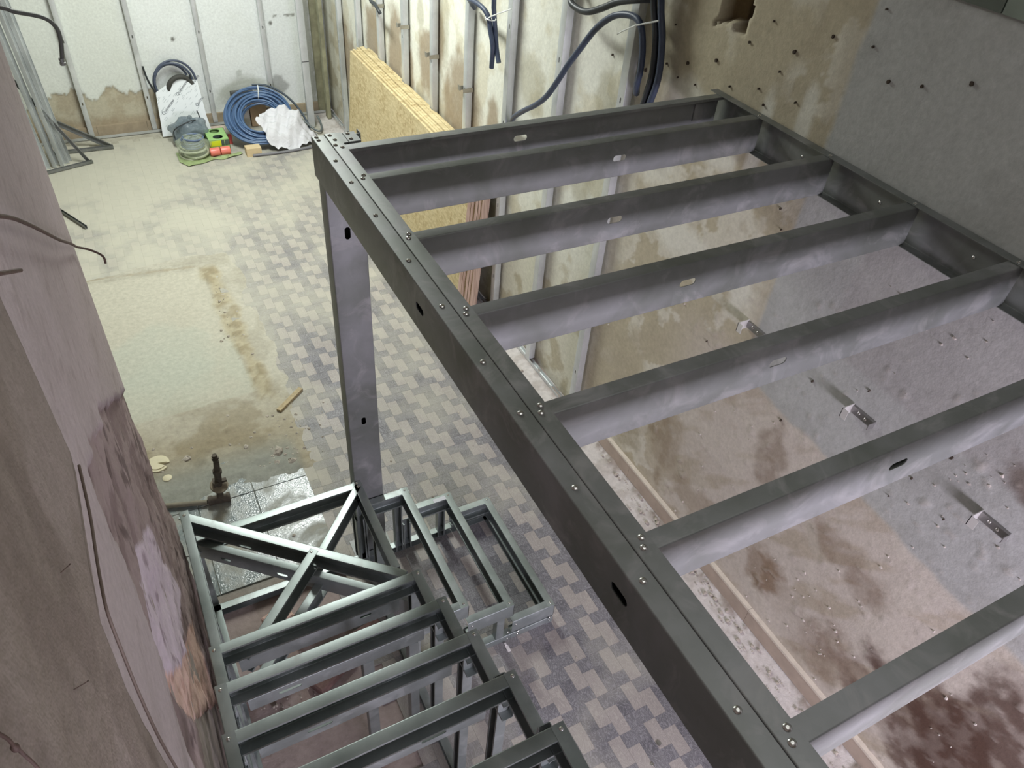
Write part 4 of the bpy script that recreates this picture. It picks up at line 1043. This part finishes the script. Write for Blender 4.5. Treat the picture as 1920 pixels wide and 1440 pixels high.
m = MB(); rings((.765, 8.52, .03), .13, .011, 9, m, .022); part('cable_rings', m, CABG, b1, 60)
part('bag_film', lump((.765, 8.52, .125), .185, .16, .14, 4, .16), PL1, b1, 60)
part('black_strap', MB().tube(smooth_path([(.60, 8.42, .06), (.595, 8.45, .17), (.66, 8.42, .235), (.80, 8.45, .27), (.885, 8.50, .25), (.875, 8.52, .34)], 5), .006, 6), plain('strap_black', S(50, 54, 58), .6), b1, 60)
b2 = thing('cable_bag', 'clear bag of blue and pale green cable rings in front of the grey bag', 'bag', (.74, 8.17, 0))
m = MB(); rings((.74, 8.17, .018), .125, .012, 5, m, .022); part('pale_rings', m, CABW, b2, 60)
m = MB(); rings((.745, 8.18, .13), .11, .010, 5, m, .018); rings((.745, 8.18, .15), .06, .010, 3, m, .02); part('blue_rings', m, CABB, b2, 60)
part('bag_film', lump((.74, 8.17, .10), .165, .15, .12, 9, .14), PL2, b2, 60)
GRS = plain('green_sheet', S(150, 166, 118), .5, var=.2, vscale=14)
def sheet(poly, z, seed, amp=.006, n=12):
    """wrinkled thin sheet over a convex outline"""
    c = np.mean(np.array(poly), 0); m = MB(); r = np.random.default_rng(seed); vs = []; fs = []; K = len(poly)
    seg = 5; ringp = []
    for i in range(K):
        for s_ in range(seg):
            t = s_ / seg; ringp.append((poly[i][0] * (1 - t) + poly[(i + 1) % K][0] * t, poly[i][1] * (1 - t) + poly[(i + 1) % K][1] * t))
    L_ = len(ringp)
    for q in range(n + 1):
        f = q / n
        for (x, y) in ringp: vs.append((c[0] + (x - c[0]) * f, c[1] + (y - c[1]) * f, z + amp * (math.sin(31 * x + 17 * y + seed) + math.sin(-23 * x + 41 * y)) * .5 + abs(r.normal(0, amp * .25))))
    for q in range(n):
        for i in range(L_): fs.append((q * L_ + i, (q + 1) * L_ + i, (q + 1) * L_ + (i + 1) % L_, q * L_ + (i + 1) % L_))
    return m.add(vs, fs)
part('bag_base', sheet([(.56, 8.06), (.63, 7.935), (.80, 7.97), (.90, 8.02), (.90, 8.3), (.56, 8.3)], .008, 3, .005), GRS, b2, 60)
# green carton with two round holes
gc = thing('green_carton', 'green carton with two round holes in its lid and a yellow label', 'carton', (1.0, 8.34, 0))
GRN = plain('carton_green', S(150, 190, 120), .55, var=.08); GRND = plain('carton_dark_green', S(70, 92, 80), .55)
x0, x1, y0, y1, zt = .895, 1.105, 8.19, 8.50, .135
m = MB().box(x0, x1, y0, y0 + .004, 0, zt).box(x0, x1, y1 - .004, y1, 0, zt).box(x0, x0 + .004, y0, y1, 0, zt).box(x1 - .004, x1, y0, y1, 0, zt).box(x0, x1, y0, y1, 0, .004); part('body', m, GRN, gc)
def holed(x0, x1, y0, y1, z, cx_, cy_, r):
    K = 24; h = []; q = []
    for k in range(K):
        a = 2 * math.pi * (k + .5) / K; h.append((cx_ + r * math.cos(a), cy_ + r * math.sin(a)))
        kk = min((x1 - cx_ if math.cos(a) > 0 else cx_ - x0) / max(abs(math.cos(a)), 1e-6), (y1 - cy_ if math.sin(a) > 0 else cy_ - y0) / max(abs(math.sin(a)), 1e-6)); q.append([cx_ + kk * math.cos(a), cy_ + kk * math.sin(a)])
    for c_ in ((x0, y0), (x1, y0), (x1, y1), (x0, y1)):
        j = min(range(K), key=lambda k: (q[k][0] - c_[0]) ** 2 + (q[k][1] - c_[1]) ** 2); q[j] = list(c_)
    vs = [(a, b, z) for a, b in q] + [(a, b, z) for a, b in h] + [(a, b, z - .003) for a, b in q] + [(a, b, z - .003) for a, b in h]; fs = []
    for k in range(K):
        p_ = (k + 1) % K; fs += [(k, p_, K + p_, K + k), (2 * K + k, 3 * K + k, 3 * K + p_, 2 * K + p_), (K + k, K + p_, 3 * K + p_, 3 * K + k)]
    return vs, fs
m = MB(); m.add(*holed(x0, x1, y0, 8.345, zt, 1.005, 8.275, .052)); m.add(*holed(x0, x1, 8.345, y1, zt, 1.0, 8.43, .052)); part('lid', m, GRN, gc)
part('contents', MB().box(x0 + .006, x1 - .006, y0 + .006, y1 - .006, .005, .06), plain('dark_inside', S(40, 50, 50), .8), gc)
part('yellow_label', MB().box(.905, 1.018, y0 - .001, y0, .07, .128), plain('label_yellow', S(206, 226, 40), .5), gc)
part('dark_label', MB().box(1.055, 1.10, y0 - .001, y0, .07, .13).box(1.02, 1.05, y0 - .0008, y0, .07, .128), GRND, gc)
RED = plain('red_orange_wrap', S(222, 120, 104), .35, var=.08)
for i, (a, b, d) in enumerate(((.878, .982, 'left one'), (.986, 1.088, 'right one'))):
    single('red_roll', MB().lathe([(.03, 0), (.042, .004), (.044, .012), (.044, b - a - .012), (.042, b - a - .004), (.03, b - a)], (a, 8.12, .044), 18, ax=(1, 0, 0)), RED, 'red-orange wrapped roll in front of the green carton, ' + d, 'roll', group='red rolls', smooth=40)
single('green_packaging', sheet([(.88, 8.03), (.99, 7.99), (1.08, 8.02), (1.20, 8.06), (1.19, 8.13), (1.08, 8.10), (.92, 8.07)], .009, 8, .007), GRS, 'crumpled green packaging sheet under the red rolls', 'packaging', smooth=60)
single('red_scrap', MB().bbox(1.125, 1.16, 8.36, 8.40, 0, .10, .004), plain('scrap_red', S(196, 84, 76), .6), 'small red box between the green carton and the blue coil', 'box')
single('pink_cardboard', sheet([(.98, 8.56), (1.14, 8.54), (1.16, 8.84), (1.0, 8.86)], .012, 12, .01), plain('pinkish_card', S(206, 186, 172), .8, var=.1), 'pinkish flattened cardboard on the floor behind the green carton', 'cardboard', smooth=60)

# big blue coil
bc_ = thing('pipe_coil', 'large coil of blue pipe leaning behind the white cloth', 'pipe coil', (1.50, 8.05, 0))
BLUE = plain('blue_pipe', S(78, 104, 140), .32, var=.12, vscale=14)
cen = Vector((1.497, 8.40, .245)); ua = Vector((1, 0, 0)); ub = Vector((.06, .62, .38)).normalized(); uc = ua.cross(ub).normalized()
random.seed(3)
pts = []; nturn = 19; per = 40
rad = [.19 + .19 * ((i * 7) % nturn) / nturn for i in range(nturn + 1)]; hgt = [-.03 + .09 * ((i * 11) % nturn) / nturn for i in range(nturn + 1)]; ofx = [random.gauss(0, .010) for _ in range(nturn + 1)]; ofy = [random.gauss(0, .010) for _ in range(nturn + 1)]
order = sorted(range(nturn + 1), key=lambda i: rad[i]); rad = [rad[i] for i in order]; hgt = [hgt[i] for i in order]
for i in range(nturn):
    for k in range(per):
        t = k / per; a = 2 * math.pi * t
        r = rad[i] * (1 - t) + rad[i + 1] * t; h = hgt[i] * (1 - t) + hgt[i + 1] * t; h += .012 * math.sin(2 * a + i)
        q = cen + ua * (r * math.cos(a) + ofx[i] * (1 - t) + ofx[i + 1] * t) + ub * (r * math.sin(a) + ofy[i] * (1 - t) + ofy[i + 1] * t) + uc * h
        pts.append((q.x, q.y, max(q.z, .013)))
part('pipe', MB().tube(pts, .0118, 7), BLUE, bc_, 60)
a = 1.45; ctr = cen + ua * (.30 * math.cos(a)) + ub * (.30 * math.sin(a)) + uc * .01; rdl = ua * math.cos(a) + ub * math.sin(a)
part('binding_tie', MB().tube([ctr + rdl * (.075 * math.cos(q)) + uc * (.082 * math.sin(q)) for q in np.linspace(0, 2 * math.pi, 20, endpoint=False)], .006, 6, closed=True), TIE, bc_, 60)
part('loose_end', MB().tube(smooth_path([(1.52, 8.74, .47), (1.68, 8.72, .45), (1.84, 8.66, .36), (1.95, 8.58, .24), (2.02, 8.48, .10), (2.03, 8.42, .03)], 6), .0118, 7), plain('dark_blue_pipe', S(70, 80, 90), .4), bc_, 60)
part('loose_end', MB().tube(smooth_path([(1.80, 8.62, .24), (1.90, 8.55, .17), (2.00, 8.45, .10), (2.06, 8.37, .05), (2.12, 8.33, .03), (2.17, 8.42, .03), (2.19, 8.56, .05), (2.18, 8.62, .09)], 6), .0118, 7), plain('grey_pipe', S(100, 108, 108), .4), bc_, 60)
# cartons behind and inside the coil
CARD = plain('cardboard', S(196, 168, 140), .85, var=.08); CARDW = plain('white_card', S(206, 202, 196), .8, var=.06)
single('small_carton', MB().bbox(1.228, 1.384, 7.97, 8.075, 0, .093, .003), plain('cardboard_pale', S(206, 186, 148), .85, var=.05), 'small plain cardboard box on the floor in front of the blue coil', 'carton')
t = thing('taped_carton', 'brown carton with white wrapping behind the blue coil', 'carton', (1.56, 8.83, 0))
part('box', MB().bbox(1.46, 1.64, 8.75, 8.885, 0, .30, .004), CARD, t); part('wrapping', lump((1.58, 8.82, .30), .11, .08, .05, 21, .2), CARDW, t, 60)
single('white_carton', MB().bbox(1.385, 1.45, 8.76, 8.90, 0, .20, .003), CARDW, 'narrow white carton left of the brown one behind the blue coil', 'carton')
single('dark_offcut', MB().bbox(1.305, 1.55, 8.90, 8.955, .265, .35, .003).box(1.36, 1.40, 8.91, 8.95, 0, .27), plain('dark_foam', S(86, 86, 84), .8), 'dark grey board offcut propped behind the blue coil', 'offcut')
# white cloth over the coil
def cloth():
    m = MB(); n = 46; vs = []; fs = []
    def hgt_(x, y):
        z = .012
        d = math.hypot((x - 1.497), (y - 8.40) / .85)
        base = max(0, .245 + (y - 8.40) * .60) + .115
        if y < 8.06: base = max(base * max(0, (y - 7.97) / .09), .012)
        k = max(0, min(1, (d - .42) / .16)); base = base * (1 - k) + .02 * k
        if d < .18: base -= .05 * (1 - d / .18)
        return max(base, .012)
    for j in range(n + 1):
        v = j / n
        for i in range(n + 1):
            u = i / n
            a = u * 2 - 1; b = v * 2 - 1
            sx_ = a * math.sqrt(max(0, 1 - b * b / 2)); sy_ = b * math.sqrt(max(0, 1 - a * a / 2))
            ang_ = math.atan2(sy_, sx_); rr_ = math.hypot(sx_, sy_)
            k = 1 + .10 * math.sin(3 * ang_ + 1.0) + .05 * math.sin(7 * ang_) + .03 * math.sin(13 * ang_ + 2)
            x = 1.72 + .30 * rr_ * k * math.cos(ang_); y = 8.175 + .20 * rr_ * k * math.sin(ang_)
            z = hgt_(x, y) + .022 * math.sin(19 * x + 9 * y) * rr_ + .016 * math.sin(33 * x - 27 * y) + .010 * math.sin(61 * y + 23 * x) + .008 * math.sin(83 * x - 40 * y)
            vs.append((x, y, max(z, .008)))
    for j in range(n):
        for i in range(n): q = j * (n + 1) + i; fs.append((q, q + 1, q + n + 2, q + n + 1))
    return m.add(vs, fs)
cm, nt, b = new_mat('white_cloth'); b.inputs['Base Color'].default_value = (*S(214, 214, 218), 1); b.inputs['Roughness'].default_value = .9
bump(nt, b, noise(nt, pos_node(nt), 14, 5, .6, 1.2), .5, .03)
single('white_cloth', cloth(), cm, 'crumpled white cloth thrown over the blue coil', 'cloth', smooth=80)
single('floor_conduit', MB().tube(smooth_path([(1.285, 7.965, .017), (1.5, 7.955, .016), (1.7, 7.96, .016), (1.92, 7.985, .016), (2.05, 8.03, .016)], 5), .015, 8), plain('grey_conduit', S(118, 118, 122), .5), 'straight grey conduit on the floor in front of the white cloth', 'conduit', smooth=60)

# leaning steel profiles, left of the back wall
lp = [((-.654, 8.333, 0), (-.84, 8.62, 2.6), 'leftmost, widest'), ((-.577, 8.396, 0), (-.76, 8.66, 2.6), 'second from the left'), ((-.508, 8.403, 0), (-.68, 8.68, 2.6), 'third from the left'), ((-.458, 8.462, 0), (-.61, 8.72, 2.6), 'rightmost, brightest edge')]
for i, (a, b_, d) in enumerate(lp):
    a, b_ = Vector(a), Vector(b_); ez = (b_ - a); L = ez.length
    m = place(cprof(L, .09 if i == 0 else .066, .04, lip=.006, t=.0018, slots=[(.14, -.03, .014, .014), (.75, -.03, .014, .014)]), a, ez, (.9, -.4, 0), Vector((.9, -.4, 0)).cross(ez) * -1)
    single('leaning_profile', m, STEEL_STUD, 'long bright steel profile leaning in the far left corner, ' + d, 'profile', loc=a, group='steel profiles leaning in the far left corner', smooth=35)
def lean(a, b_, wdt, label, ydir=(0, -1, 0)):
    a, b_ = Vector(a), Vector(b_); ez = b_ - a; yd = Vector(ydir); yd = (yd - ez.normalized() * yd.dot(ez.normalized())).normalized()
    single('slanted_profile', place(cprof(ez.length, wdt, .03, lip=0, t=.0018), a, ez, yd, ez.cross(yd)), STEEL, label, 'profile', loc=a, smooth=35)
lean((-.246, 8.36, .0), (-.775, 8.55, 1.02), .03, 'dark thin profile slanting across the leaning steel profiles')
lean((-.01, 8.72, .0), (-.55, 8.80, .36), .05, 'pale profile slanting low towards the back wall left of the panel')
lean((-.24, 8.345, .004), (-.66, 8.215, .004), .03, 'grey profile lying on the floor at the foot of the leaning profiles', (0, 0, 1))
lean((-.01, 8.64, .004), (-.62, 8.66, .004), .04, 'second profile lying on the floor near the back wall left of the panel', (0, 0, 1))
lean((-.40, 6.98, .004), (-.62, 7.45, .004), .02, 'thin strip lying on the floor just past the left pier', (0, 0, 1))

# out of frame: housing added for the fill light, then the back tube lamp
cl_ = thing('fill_light_housing', 'square white housing added for the unseen fill light above mezzanine and stairs', 'lamp', (1.1, .2, 4.25)); part('housing', MB().bbox(.28, 1.92, -.62, 1.02, 4.25, 4.35, .02), plain('panel_white', S(226, 226, 222), .5), cl_)
lf = thing('tube_lamp', 'white ceiling tube lamp over the back of the room', 'lamp', (1.0, 6.1, 4.13))
part('housing', MB().bbox(.75, 1.25, 4.85, 7.35, 4.13, 4.35, .02), plain('lamp_white', S(230, 230, 226), .5), lf)
